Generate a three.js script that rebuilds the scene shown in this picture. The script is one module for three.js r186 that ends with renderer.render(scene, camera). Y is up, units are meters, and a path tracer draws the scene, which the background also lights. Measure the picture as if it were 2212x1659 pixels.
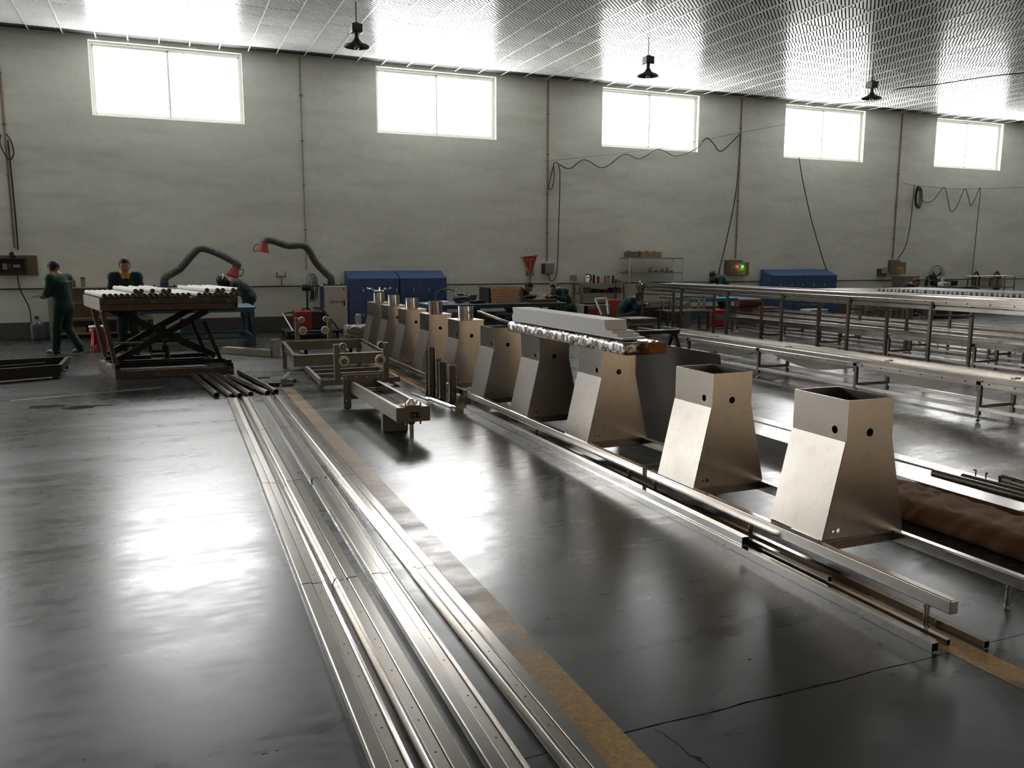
import * as THREE from 'three';
import { mergeGeometries, mergeVertices, toCreasedNormals } from 'three/addons/utils/BufferGeometryUtils.js';
import { RoundedBoxGeometry } from 'three/addons/geometries/RoundedBoxGeometry.js';
import { MarchingCubes } from 'three/addons/objects/MarchingCubes.js';
import { RectAreaLightUniformsLib } from 'three/addons/lights/RectAreaLightUniformsLib.js';

// ---------------------------------------------------------------- camera, sky, light, exposure
// x runs along the far wall (z = 0), z points from that wall into the hall, y is up; bays are 6 m
const scene = new THREE.Scene();
const renderer = new THREE.WebGLRenderer({ antialias: true });
renderer.toneMapping = THREE.LinearToneMapping;
renderer.toneMappingExposure = 1.62;
renderer.shadowMap.enabled = true;
const camera = new THREE.PerspectiveCamera(2 * Math.atan(829.5 / 1795.74) * 180 / Math.PI, 2212 / 1659, 0.05, 200);
camera.position.set(0, 1.65, 19.93);
camera.rotation.order = 'YXZ';
camera.rotation.set(-0.14894, -0.39815, 0.0021);
scene.add(camera);

const SKY = 4.2;                                   // overcast daylight outside the windows
scene.background = new THREE.Color().setRGB(SKY, SKY * 1.0, SKY * 0.98);
RectAreaLightUniformsLib.init();
const WIN_X0 = -1.1, WIN_W = 3.02, WIN_Y0 = 4.6, WIN_Y1 = 6.1, BAY = 6.02;
const HALL = { x0: -19.5, x1: 45, z1: 24.4, h: 6.15 };
function daylight(x, y, z, w, h, toZ, k, color = 0xffffff) {  // the sky's light arriving at one window opening
  const l = new THREE.RectAreaLight(color, k, w, h);
  l.position.set(x, y, z); l.lookAt(x, y, z + toZ); l.name = 'window_daylight';
  scene.add(l);
}

const DOORS = [[8.0, 11.2]], DOOR_H = 3.4;   // open gate in the wall behind the camera
for (let i = -3; i <= 7; i++) daylight(WIN_X0 + i * BAY + WIN_W / 2, 5.35, -0.06, WIN_W - 0.1, 1.4, 1, 11.5);
const GATE = [-11.2, -7.2], GATE_H = 2.7;                         // open gate in the far wall, left of the picture
daylight((GATE[0] + GATE[1]) / 2, GATE_H / 2, -0.06, GATE[1] - GATE[0], GATE_H, 1, 0.8);
for (const [a, b] of DOORS) daylight((a + b) / 2, DOOR_H / 2, HALL.z1 + 0.1, b - a, DOOR_H, -1, 0.55, 0xffdcb8);

// ---------------------------------------------------------------- helpers
let seed = 12345;
function rnd() { seed = (seed * 1664525 + 1013904223) >>> 0; return seed / 4294967296; }
const rr = (a, b) => a + (b - a) * rnd();
const used = new Map();
function numbered(name) {
  const n = used.get(name) ?? 0; used.set(name, n + 1);
  return n ? name + '_' + String(n).padStart(3, '0') : name;
}
function boxUV(g) {                                // uv in metres from the position, by the way the face points
  const p = g.attributes.position, n = g.attributes.normal, uv = new Float32Array(p.count * 2);
  for (let i = 0; i < p.count; i++) {
    const ax = Math.abs(n.getX(i)), ay = Math.abs(n.getY(i)), az = Math.abs(n.getZ(i));
    if (ay >= ax && ay >= az) { uv[2 * i] = p.getX(i); uv[2 * i + 1] = p.getZ(i); }
    else if (ax >= az) { uv[2 * i] = p.getZ(i); uv[2 * i + 1] = p.getY(i); }
    else { uv[2 * i] = p.getX(i); uv[2 * i + 1] = p.getY(i); }
  }
  g.setAttribute('uv', new THREE.BufferAttribute(uv, 2));
  return g;
}
function clean(g) {
  let q = g.index ? g.toNonIndexed() : g;
  for (const k of Object.keys(q.attributes)) if (k !== 'position' && k !== 'normal' && k !== 'uv') q.deleteAttribute(k);
  if (!q.attributes.normal) q.computeVertexNormals();
  if (!q.attributes.uv) q.setAttribute('uv', new THREE.BufferAttribute(new Float32Array(q.attributes.position.count * 2), 2));
  return q;
}
function merge(gs, uvmode = 'box') {
  if (!Array.isArray(gs)) gs = [gs];
  const g = mergeGeometries(gs.map(clean));
  return uvmode === 'box' ? boxUV(g) : g;
}
function mesh(name, gs, mat, parent, uvmode) {
  const m = new THREE.Mesh(gs.isBufferGeometry && gs.userData.ready ? gs : merge(gs, uvmode), mat);
  m.castShadow = m.receiveShadow = true;
  m.name = parent ? name : numbered(name);
  (parent ?? scene).add(m);
  return m;
}
const ready = (gs, uvmode) => { const g = merge(gs, uvmode); g.userData.ready = true; return g; };
function thing(name, label, category, pos = [0, 0, 0], turn = 0, group) {
  const o = new THREE.Group(); o.name = numbered(name); scene.add(o);
  o.position.set(...pos); o.rotation.y = turn; o.userData = { label, category };
  if (group) o.userData.group = group;
  return o;
}
function tag(o, label, category, group) { o.userData.label = label; o.userData.category = category; if (group) o.userData.group = group; return o; }
function struct(o, label) { o.userData.kind = 'structure'; if (label) { o.userData.label = label; o.userData.category = 'structure'; } return o; }
function copyOf(root, pos, turn, label, group) {
  const r = root.clone(); r.name = numbered(root.name.replace(/_\d{3}$/, '')); scene.add(r);
  r.userData = { ...root.userData };
  r.position.set(...pos); r.rotation.y = turn ?? root.rotation.y;
  if (label) r.userData.label = label;
  if (group) r.userData.group = group;
  return r;
}
// geometry makers; box is given by its centre, bx by its two corners
function box(w, h, d, x = 0, y = 0, z = 0) { return new THREE.BoxGeometry(w, h, d).translate(x, y, z); }
function bx(x0, x1, y0, y1, z0, z1) { return box(x1 - x0, y1 - y0, z1 - z0, (x0 + x1) / 2, (y0 + y1) / 2, (z0 + z1) / 2); }
function rbx(x0, x1, y0, y1, z0, z1, r = 0.004, s = 1) {
  const w = x1 - x0, h = y1 - y0, d = z1 - z0;
  return new RoundedBoxGeometry(w, h, d, s, Math.min(r, w / 2.05, h / 2.05, d / 2.05)).translate((x0 + x1) / 2, (y0 + y1) / 2, (z0 + z1) / 2);
}
function cyl(r0, r1, h, seg = 20, open = false) { return new THREE.CylinderGeometry(r1, r0, h, seg, 1, open); }   // r0 at the foot
function rod(a, b, r, seg = 10, r2 = r) {          // straight round bar between two points
  const A = new THREE.Vector3(...a), B = new THREE.Vector3(...b), d = B.clone().sub(A), L = d.length();
  const g = new THREE.CylinderGeometry(r2, r, L, seg);
  g.applyQuaternion(new THREE.Quaternion().setFromUnitVectors(new THREE.Vector3(0, 1, 0), d.normalize()));
  return g.translate((A.x + B.x) / 2, (A.y + B.y) / 2, (A.z + B.z) / 2);
}
function bar(a, b, w, h, up = [0, 1, 0]) {         // straight rectangular bar between two points
  const A = new THREE.Vector3(...a), B = new THREE.Vector3(...b), d = B.clone().sub(A), L = d.length();
  const g = new THREE.BoxGeometry(w, h, L), m = new THREE.Matrix4();
  const zz = d.normalize(), xx = new THREE.Vector3(...up).cross(zz).normalize(), yy = zz.clone().cross(xx);
  m.makeBasis(xx, yy, zz); g.applyMatrix4(m);
  return g.translate((A.x + B.x) / 2, (A.y + B.y) / 2, (A.z + B.z) / 2);
}
function pipe(a, b, r, t, seg = 24) {              // hollow round tube with a wall of thickness t
  const A = new THREE.Vector3(...a), B = new THREE.Vector3(...b), d = B.clone().sub(A), L = d.length();
  const g = new THREE.LatheGeometry([[r - t, 0], [r, 0], [r, L], [r - t, L], [r - t, 0]].map(([x, y]) => new THREE.Vector2(x, y)), seg);
  const q = toCreasedNormals(g, 0.6);
  q.applyQuaternion(new THREE.Quaternion().setFromUnitVectors(new THREE.Vector3(0, 1, 0), d.normalize()));
  return q.translate(A.x, A.y, A.z);
}
function tube(pts, r, seg = 40, rs = 6, tension = 0.5) {
  const c = new THREE.CatmullRomCurve3(pts.map((p) => new THREE.Vector3(...p)), false, 'catmullrom', tension);
  return new THREE.TubeGeometry(c, seg, r, rs, false);
}
function poly(pts, depth, holes = [], bevel = 0) { // outline in x, y extruded along z
  const s = new THREE.Shape(pts.map(([x, y]) => new THREE.Vector2(x, y)));
  for (const [x, y, r] of holes) { const h = new THREE.Path(); h.absarc(x, y, r, 0, Math.PI * 2, true); s.holes.push(h); }
  return new THREE.ExtrudeGeometry(s, { depth, bevelEnabled: bevel > 0, bevelSize: bevel, bevelThickness: bevel, bevelSegments: 1, curveSegments: 10 });
}
function profile(pts, z0, z1) {                    // outline in x, y drawn out along z
  return poly(pts, z1 - z0).translate(0, 0, z0);
}
function hollow(w, h, t, L) {                      // rectangular tube along z, from z = 0, resting on y = 0, centred on x
  const s = new THREE.Shape([[-w / 2, 0], [w / 2, 0], [w / 2, h], [-w / 2, h]].map(([x, y]) => new THREE.Vector2(x, y)));
  s.holes.push(new THREE.Path([[-w / 2 + t, t], [-w / 2 + t, h - t], [w / 2 - t, h - t], [w / 2 - t, t]].map(([x, y]) => new THREE.Vector2(x, y))));
  return new THREE.ExtrudeGeometry(s, { depth: L, bevelEnabled: false });
}
// ---------------------------------------------------------------- noise and textures
function lattice(n, sd) { let s = sd >>> 0; const a = new Float32Array(n * n); for (let i = 0; i < n * n; i++) { s = (s * 1664525 + 1013904223) >>> 0; a[i] = s / 4294967296; } return a; }
const lat = lattice(256, 777);
function vnoise(x, y, px, py, o = 0) {             // value noise that repeats after px, py cells
  const xi = Math.floor(x), yi = Math.floor(y), fx = x - xi, fy = y - yi, sx = fx * fx * (3 - 2 * fx), sy = fy * fy * (3 - 2 * fy);
  const at = (i, j) => lat[(((((i % px) + px) % px) + o * 37) & 255) * 256 + (((((j % py) + py) % py) + o * 91) & 255)];
  const a = at(xi, yi), b = at(xi + 1, yi), c = at(xi, yi + 1), d = at(xi + 1, yi + 1);
  return a + (b - a) * sx + (c - a) * sy + (a - b - c + d) * sx * sy;
}
function fbm(u, v, px, py, oct, o = 0) { let s = 0, k = 0.5, t = 0; for (let i = 0; i < oct; i++) { s += k * vnoise(u * px, v * py, px, py, o + i); t += k; px *= 2; py *= 2; k *= 0.5; } return s / t; }
function texture(w, h, fn, srgb, rx, ry) {         // fn(u, v) gives [r, g, b] in 0..1
  const d = new Uint8Array(w * h * 4);
  for (let j = 0; j < h; j++) for (let i = 0; i < w; i++) {
    const c = fn(i / w, j / h, i, j), q = (j * w + i) * 4;
    d[q] = Math.max(0, Math.min(255, c[0] * 255)); d[q + 1] = Math.max(0, Math.min(255, c[1] * 255)); d[q + 2] = Math.max(0, Math.min(255, c[2] * 255)); d[q + 3] = 255;
  }
  const t = new THREE.DataTexture(d, w, h); t.wrapS = t.wrapT = THREE.RepeatWrapping; t.magFilter = t.minFilter = THREE.LinearFilter;
  if (srgb) t.colorSpace = THREE.SRGBColorSpace;
  t.repeat.set(rx, ry); t.needsUpdate = true;
  return t;
}
const grey = (v) => [v, v, v];
const smooth = (a, b, x) => { const t = Math.max(0, Math.min(1, (x - a) / (b - a))); return t * t * (3 - 2 * t); };
function std(color, roughness, metalness = 0, more = {}) { return new THREE.MeshStandardMaterial({ color, roughness, metalness, ...more }); }
function phys(o) { return new THREE.MeshPhysicalMaterial(o); }
// ---------------------------------------------------------------- floor
const dashes = (() => {                             // scuffs and scratches, longer across the hall
  const n = 2048, d = new Float32Array(n * n);
  const dot = (x, y, r, k) => { for (let j = Math.floor(y - r); j <= y + r; j++) for (let i = Math.floor(x - r); i <= x + r; i++) if ((i - x) ** 2 + (j - y) ** 2 <= r * r) { const q = ((j % n + n) % n) * n + (i % n + n) % n; d[q] = Math.max(d[q], k); } };
  for (let s = 0; s < 1500; s++) {
    let x = rr(0, n), y = rr(0, n); const L = Math.pow(rnd(), 3) * 46 + 2, a = rr(-0.25, 0.25) + (rnd() < 0.12 ? rr(-1, 1) : 0), k = rr(0.15, 0.6), r = rr(0.5, 1.3) + (rnd() < 0.06 ? rr(1, 4) : 0);
    for (let t = 0; t < L; t += 0.8) { dot(x, y, r * rr(0.6, 1), k); x += 0.8 * Math.cos(a); y += 0.8 * Math.sin(a) * 0.7; }
  }
  return d;
})();
const floorColor = texture(2048, 2048, (u, v, i, j) => {
  const big = fbm(u, v, 5, 5, 5, 1), sweep = fbm(u, v, 4, 26, 4, 3), fine = fbm(u, v, 160, 160, 2, 9);
  let k = 0.84 + 0.30 * (big - 0.5) + 0.22 * (sweep - 0.5) + 0.14 * (fine - 0.5);
  k *= 1 - 0.75 * dashes[j * 2048 + i];
  const g = 0.205 * k, w = fbm(u, v, 7, 7, 3, 21) - 0.5;
  return [g * (0.85 + 0.08 * w), g * 1.0, g * (0.95 - 0.06 * w)];
}, true, 1 / 7.3, 1 / 7.3);
const floorRough = texture(1024, 1024, (u, v) => {
  const a = fbm(u, v, 5, 34, 5, 5), b = fbm(u, v, 4, 4, 4, 8), c = fbm(u, v, 70, 150, 3, 14);
  return grey(0.30 + 0.13 * (a - 0.5) + 0.12 * (b - 0.5) + 0.10 * (c - 0.5));
}, false, 1 / 6.1, 1 / 6.1);
const floorBump = texture(1024, 1024, (u, v) => grey(0.7 * fbm(u, v, 8, 20, 4, 31) + 0.3 * fbm(u, v, 200, 200, 2, 33)), false, 1 / 3.3, 1 / 3.3);
const floorMat = phys({ color: 0xffffff, roughness: 1, map: floorColor, roughnessMap: floorRough, bumpMap: floorBump, bumpScale: 0.0004, ior: 1.7 });
const floor = mesh('floor', [bx(HALL.x0, HALL.x1, -0.30, -0.02, -0.24, HALL.z1)], std(0x1c1c1a, 0.9), null);
struct(floor);
// slabs with open joints between them; the joint near the camera has a broken, ragged edge
function slab(z0, z1, ragged0, ragged1) {
  const gap = 0.002, e0 = [], e1 = [];
  const edge = (z, ragged, s, out) => {
    if (!ragged) { out.push([HALL.x0, z + s * gap], [HALL.x1, z + s * gap]); return; }
    out.push([HALL.x0, z + s * gap]);
    for (let x = -2; x <= 5; x += 0.035) {
      const w = Math.max(0, 1 - Math.abs(x - 2.0) / 1.1);
      out.push([x, z + s * (gap + w * (0.001 + 0.007 * Math.pow(vnoise(x * 22 + s * 7, 3, 512, 64, 2), 2) )) + 0.012 * (vnoise(x * 5, 1, 512, 64, 4) - 0.5)]);
    }
    out.push([HALL.x1, z + s * gap]);
  };
  edge(z0, ragged0, 1, e0); edge(z1, ragged1, -1, e1);
  const g = poly([...e0.map(([x, z]) => [x, -z]), ...e1.reverse().map(([x, z]) => [x, -z])], 0.02).rotateX(-Math.PI / 2).translate(0, -0.02, 0);
  mesh('slab', g, floorMat, floor);
}
slab(-0.2, 5.62, 0, 0); slab(5.62, 11.63, 0, 0); slab(11.63, 17.585, 0, 1); slab(17.585, HALL.z1, 1, 0);
// painted lane lines, worn
const yellowTex = texture(1024, 1024, (u, v) => {
  const wear = fbm(u, v, 9, 9, 5, 41), fine = fbm(u, v, 120, 120, 2, 44);
  const k = smooth(0.60, 0.70, wear * 0.8 + fine * 0.25), t = 0.85 + 0.3 * (fine - 0.5);
  return [(0.70 * (1 - k) + 0.50 * k) * t, (0.545 * (1 - k) + 0.43 * k) * t, (0.26 * (1 - k) + 0.30 * k) * t];
}, true, 1 / 1.7, 1 / 1.7);
const yellow = std(0xffffff, 0.42, 0, { map: yellowTex, roughnessMap: floorRough });
yellow.roughness = 1.25;
function lane(a, b, w) {
  const dx = w / 2;
  const g = poly([[a[0] - dx, -a[1]], [a[0] + dx, -a[1]], [b[0] + dx, -b[1]], [b[0] - dx, -b[1]]], 0.0012).rotateX(-Math.PI / 2);
  mesh('lane_line', g, yellow, floor);
}
lane([1.44, 9.05], [1.335, 18.6], 0.145); lane([3.09, 4.2], [3.075, 19.5], 0.15);
{ const g = poly([[-1.7, -8.86], [-0.05, -8.42], [-0.05, -8.33], [-1.7, -8.77]].map(([x, y]) => [x, y]), 0.0012).rotateX(-Math.PI / 2); mesh('lane_line', g, std(0x57533f, 0.55), floor); }
// hairline crack that branches off the broken joint
{
  const pts = []; let x = 1.53, z = 17.6;
  for (let i = 0; i < 26; i++) { pts.push([x, z]); x += rr(-0.006, 0.010); z += 0.014; }
  const up = pts.map(([a, b], i) => [a - 0.0012 - (i === 15 ? 0.006 : 0) - 0.001 * rnd(), -b]), dn = pts.map(([a, b], i) => [a + 0.0012 + (i > 13 && i < 17 ? 0.010 : 0), -b]).reverse();
  mesh('crack', poly([...up, ...dn], 0.0008).rotateX(-Math.PI / 2), std(0x15140f, 0.95), floor);
}
// oil stains and torn scraps on the left
{
  const dirt = phys({ color: 0x151411, roughness: 0.95, specularIntensity: 0.15 });
  const blob = (x, z, a, b, n, s) => { const p = []; for (let i = 0; i < n; i++) { const t = i / n * 6.2832, k = 0.55 + 0.6 * vnoise(i * 0.9 + s, s, 64, 64, 5); p.push([x + a * k * Math.cos(t), -(z + b * k * Math.sin(t))]); } return poly(p, 0.0009).rotateX(-Math.PI / 2); };
  mesh('oil_stain', [blob(-1.26, 9.40, 0.20, 0.13, 22, 3)], phys({ color: 0x1f1e1b, roughness: 0.95, specularIntensity: 0.2 }), floor);
  mesh('oil_stain', [blob(-0.92, 9.62, 0.16, 0.13, 22, 9), blob(-0.70, 9.56, 0.20, 0.05, 26, 15)], dirt, floor);
  const spots = []; for (let i = 0; i < 70; i++) { const x = rr(-2.2, 2.8), z = rr(9.8, 18.2); spots.push(blob(x, z, rr(0.003, 0.013), rr(0.002, 0.006), 9, i)); }
  mesh('floor_spot', spots, std(0x4a4a44, 0.6), floor).userData.kind = 'stuff';
  mesh('floor_spot', [blob(1.62, 10.73, 0.12, 0.07, 4, 2)], std(0x4a4028, 0.7), floor);
}

// ---------------------------------------------------------------- far wall with its high windows
const plasterTex = texture(2048, 1024, (u, v) => {
  const a = fbm(u, v, 12, 6, 5, 51), b = fbm(u, v, 5, 9, 5, 55), c = fbm(u, v, 110, 55, 3, 58), st = fbm(u, v, 14, 40, 4, 61);
  let k = 0.88 + 0.05 * (a - 0.5) + 0.04 * (c - 0.5);
  const grime = smooth(0.40, 0.9, b) * 0.07 + smooth(0.40, 0.95, st) * 0.05;
  k *= 1 - grime;
  return [k * 0.98, k * (0.995 - grime * 0.02), k * (0.955 - grime * 0.08)];
}, true, 1 / 12.4, 1 / 6.2);
const plasterBump = texture(1024, 1024, (u, v) => grey(0.6 * fbm(u, v, 24, 24, 4, 71) + 0.4 * fbm(u, v, 150, 150, 2, 73)), false, 1 / 2.2, 1 / 2.2);
const plaster = std(0xffffff, 0.85, 0, { map: plasterTex, bumpMap: plasterBump, bumpScale: 0.004 });
const winXs = []; for (let i = -3; i <= 7; i++) winXs.push(WIN_X0 + i * BAY);
function windowWall(zIn, zOut, doors = [], dh = DOOR_H) {
  const g = [], z0 = Math.min(zIn, zOut), z1 = Math.max(zIn, zOut);
  let d = HALL.x0 - 0.24;
  for (const [a, b] of doors) { g.push(bx(d, a, -0.3, WIN_Y0, z0, z1), bx(a, b, dh, WIN_Y0, z0, z1), bx(a, b, -0.3, -0.02, z0, z1)); d = b; }
  g.push(bx(d, HALL.x1 + 0.24, -0.3, WIN_Y0, z0, z1), bx(HALL.x0 - 0.24, HALL.x1 + 0.24, WIN_Y1, 6.5, z0, z1));
  let x = HALL.x0 - 0.24;
  for (const w of winXs) { g.push(bx(x, w, WIN_Y0, WIN_Y1, z0, z1)); x = w + WIN_W; }
  g.push(bx(x, HALL.x1 + 0.24, WIN_Y0, WIN_Y1, z0, z1));
  return g;
}
struct(mesh('wall_far', windowWall(0, -0.24, [GATE], GATE_H), plaster));
const backWallMat = std(0xb8b2a6, 0.85);
struct(mesh('wall_near', windowWall(HALL.z1, HALL.z1 + 0.24, DOORS), backWallMat));
struct(mesh('wall_left', [bx(HALL.x0 - 0.24, HALL.x0, -0.3, 6.5, 0, HALL.z1)], backWallMat));
struct(mesh('wall_right', [bx(HALL.x1, HALL.x1 + 0.24, -0.3, 6.5, 0, HALL.z1)], backWallMat));
struct(mesh('exterior_ground', [bx(-40, 65, -0.3, -0.02, HALL.z1 + 0.24, 38)], std(0x857966, 0.9)));
struct(mesh('exterior_wall', [bx(-40, 65, -0.02, 14, 38, 38.4)], std(0x978670, 0.9)));
struct(mesh('baseboard_far', [bx(HALL.x0, GATE[0], 0, 0.325, 0, 0.006), bx(GATE[1], HALL.x1, 0, 0.325, 0, 0.006)], std(0x55544f, 0.7, 0, { bumpMap: plasterBump, bumpScale: 0.003 })));
// windows: white sliding frames, two panes each
const frameMat = std(0xe8e6e0, 0.45), glassMat = phys({ color: 0xffffff, roughness: 0.02, transmission: 1, thickness: 0, ior: 1.5 });
const frameGeo = ready([bx(0, WIN_W, 0, 0.05, -0.03, 0.03), bx(0, WIN_W, 1.45, 1.5, -0.03, 0.03), bx(0, 0.05, 0.05, 1.45, -0.03, 0.03), bx(WIN_W - 0.05, WIN_W, 0.05, 1.45, -0.03, 0.03)]);
const sashGeo = ready([bx(0, 1.48, 0, 0.035, -0.012, 0.012), bx(0, 1.48, 1.365, 1.4, -0.012, 0.012), bx(0, 0.035, 0, 1.4, -0.012, 0.012), bx(1.445, 1.48, 0, 1.4, -0.012, 0.012)]);
const paneGeo = ready([bx(0.035, 1.445, 0.035, 1.365, -0.002, 0.002)]);
let wn = 0;
for (const [zc, s, list] of [[-0.16, 1, winXs], [HALL.z1 + 0.16, -1, winXs]]) for (const w of list) {
  const o = new THREE.Group(); o.name = 'window_' + (++wn); o.position.set(w, WIN_Y0, zc); struct(o); scene.add(o);
  mesh('window_frame', frameGeo, frameMat, o);
  for (const k of [0, 1]) {
    const sa = mesh('sash', sashGeo, frameMat, o); sa.position.set(k ? 1.50 : 0.045, 0.05, k ? 0.013 : -0.013);
    mesh('pane', paneGeo, glassMat, sa);
  }
}
// ---------------------------------------------------------------- ceiling: 0.6 m lay-in tiles with diagonal ribs on T-bars
const tileMats = [0.76, 0.72, 0.68].map((a) => phys({ color: new THREE.Color().setRGB(a, a * 0.99, a * 0.97), roughness: 0.2, metalness: 0.0 }));
const ceiling = mesh('ceiling', [bx(HALL.x0, HALL.x1, 6.2, 6.45, 0, HALL.z1)], std(0x2e2d2b, 0.9));
struct(ceiling);
const tileGeo = (() => {                            // slats at 45 degrees cut to a square, with open slots between them
  const H = 0.297, P = 0.0636, w = 0.042, gs = [];
  const clip = (poly, a, b, c) => { const out = []; poly.forEach((p, i) => { const q = poly[(i + 1) % poly.length], dp = a * p[0] + b * p[1] - c, dq = a * q[0] + b * q[1] - c; if (dp >= 0) out.push(p); if (dp * dq < 0) { const t = dp / (dp - dq); out.push([p[0] + (q[0] - p[0]) * t, p[1] + (q[1] - p[1]) * t]); } }); return out; };
  const r = Math.SQRT1_2;
  for (let k = -7; k <= 7; k++) {
    let q = [[-H, -H], [H, -H], [H, H], [-H, H]];
    q = clip(q, r, -r, k * P - w / 2); if (q.length > 2) q = clip(q, -r, r, -(k * P + w / 2));
    if (q.length > 2) gs.push(poly(q, 0.016).rotateX(-Math.PI / 2));
  }
  gs.push(bx(-H, H, 0.004, 0.016, -H, -H + 0.008), bx(-H, H, 0.004, 0.016, H - 0.008, H), bx(-H, -H + 0.008, 0.004, 0.016, -H, H), bx(H - 0.008, H, 0.004, 0.016, -H, H));
  return ready(gs);
})();
{
  const spots = [];
  for (let i = Math.round((HALL.x0 - 2.06) / 0.6) + 1; 2.06 + (i + 1) * 0.6 < HALL.x1; i++) for (let j = -1; j < 40; j++) {
    const x = 2.36 + i * 0.6, z = 1.41 + j * 0.6; if (z < 0.31 || z > HALL.z1 - 0.31) continue;
    spots.push([x, z, Math.hypot(x, z - 19.93)]);
  }
  camera.updateMatrixWorld(); camera.updateProjectionMatrix();
  const v = new THREE.Vector3(), inView = (x, z) => { v.set(x, 6.15, z).project(camera); return v.z < 1 && Math.abs(v.x) < 1.03 && Math.abs(v.y) < 1.04; };
  const seen = spots.filter(([x, z]) => inView(x, z)).sort((a, b) => a[2] - b[2]), near = new Set(seen.slice(0, 300));
  const rest = [[], [], []], e = new THREE.Euler(), m4 = new THREE.Matrix4(), q = new THREE.Quaternion(), one = new THREE.Vector3(1, 1, 1);
  for (const s of spots) {
    const k = Math.floor(rnd() * 3), tx = rr(-0.006, 0.006), tz = rr(-0.006, 0.006), dy = rr(-0.002, 0.002);
    if (near.has(s)) { const t = mesh('ceiling_tile', tileGeo, tileMats[k], ceiling); t.position.set(s[0], 6.154 + dy, s[1]); t.rotation.set(tx, 0, tz); }
    else { q.setFromEuler(e.set(tx, 0, tz)); m4.compose(new THREE.Vector3(s[0], 6.154 + dy, s[1]), q, one); rest[k].push(m4.clone()); }
  }
  rest.forEach((list, k) => {
    const im = new THREE.InstancedMesh(tileGeo, tileMats[k], list.length); list.forEach((m, i) => im.setMatrixAt(i, m));
    im.name = 'ceiling_tiles'; im.userData.kind = 'stuff'; im.castShadow = im.receiveShadow = true; ceiling.add(im);
  });
  const tbar = std(0xdedcd6, 0.35, 0.2), bars = [];
  for (let x = 2.06 - 36 * 0.6; x < HALL.x1; x += 0.6) if (x > HALL.x0) bars.push(bx(x - 0.010, x + 0.010, 6.149, 6.154, 0.01, HALL.z1 - 0.01));
  mesh('ceiling_bar', bars, tbar, ceiling).userData.kind = 'stuff';
}
// ---------------------------------------------------------------- metals
const smudge = texture(1024, 1024, (u, v) => {
  const a = fbm(u, v, 3, 3, 5, 81), b = fbm(u, v, 200, 12, 2, 83), c = fbm(u, v, 20, 20, 4, 85);
  return grey(0.66 + 0.14 * (a - 0.5) + 0.04 * (b - 0.5) + 0.05 * (c - 0.5));
}, false, 1.1, 1.1);
const steelTint = texture(1024, 1024, (u, v) => {
  const a = fbm(u, v, 4, 4, 4, 91), b = fbm(u, v, 60, 60, 3, 93), h = smooth(0.64, 0.76, fbm(u, v, 26, 22, 3, 96)) * 0.05;
  const k = 0.95 + 0.06 * (a - 0.5) + 0.03 * (b - 0.5) - h * 0.5;
  return [k, k * 0.99, k * 0.975];
}, true, 0.9, 0.9);
const M = {
  sheet: std(0xaeaaa4, 0.44, 1, { roughnessMap: smudge, map: steelTint }),
  sheetPlain: std(0x9a968f, 0.27, 1, { map: steelTint }),
  polished: std(0xc4bfb8, 0.30, 1, { roughnessMap: smudge }),
  rail: std(0xc8c5c0, 0.30, 1, { roughnessMap: smudge, map: steelTint }),
  railDull: std(0xb9b5b0, 0.26, 1, { map: steelTint }),
  bright: std(0xc9c6c1, 0.15, 1),
  mirror: std(0xd2cfca, 0.10, 1),
  tube: std(0xa39d94, 0.36, 1, { roughnessMap: smudge }),
  darkTube: std(0x7b736a, 0.42, 1, { roughnessMap: smudge }),
  pale: std(0x8d8473, 0.5, 0.0, { map: steelTint }),      // grey-beige machine paint
  blackIron: std(0x1b1a17, 0.65, 0.1),
  void: std(0x0b0b0b, 0.9),
  white: std(0xdedcda, 0.55),
  nylon: std(0xe6e0c8, 0.4),
};
// ---------------------------------------------------------------- flared pedestals in a row
const PB = 0.18, PK = 0.70, PT = 0.925, HB = 0.275, HT = 0.155, HD = 0.21;   // foot, kink, top; half widths; half depth
const outline = [[-HB, PB], [HB, PB], [HT, PK], [HT, PT], [-HT, PT], [-HT, PK]];
const frontGeo = ready([poly(outline, 0.004, [[0.0, 0.745, 0.023], [-0.205, 0.222, 0.008], [-0.172, 0.224, 0.012]]).translate(0, 0, HD - 0.004)]);
const rearGeo = ready([poly(outline, 0.004, [[0.0, 0.745, 0.023]]).translate(0, 0, -HD)]);
const sideGeo = ready([poly([[-HD + 0.004, PK - 0.01], [HD - 0.004, PK - 0.01], [HD - 0.004, PT], [-HD + 0.004, PT]], 0.004, [[0.12, 0.755, 0.022]]).rotateY(-Math.PI / 2).translate(-HT + 0.004, 0, 0)]);
const sideGeoR = ready([poly([[-HD + 0.004, PK - 0.01], [HD - 0.004, PK - 0.01], [HD - 0.004, PT], [-HD + 0.004, PT]], 0.004).rotateY(-Math.PI / 2).translate(HT, 0, 0)]);
const skirtL = ready([profile([[-HB - 0.004, PB], [-HB + 0.001, PB], [-HT + 0.001, PK], [-HT - 0.004, PK + 0.004]], -HD - 0.001, HD - 0.002)]);
const skirtR = ready([profile([[HB + 0.004, PB], [HT + 0.004, PK + 0.004], [HT - 0.001, PK], [HB - 0.001, PB]], -HD - 0.001, HD - 0.002)]);
const collarGeo = ready([pipe([0, PT + 0.006, 0], [0, PT + 0.165, 0], 0.098, 0.004, 36)]);
const lidGeo = ready([rbx(-HT - 0.012, HT + 0.012, PT, PT + 0.006, -HD - 0.012, HD + 0.012, 0.002)]);
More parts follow.
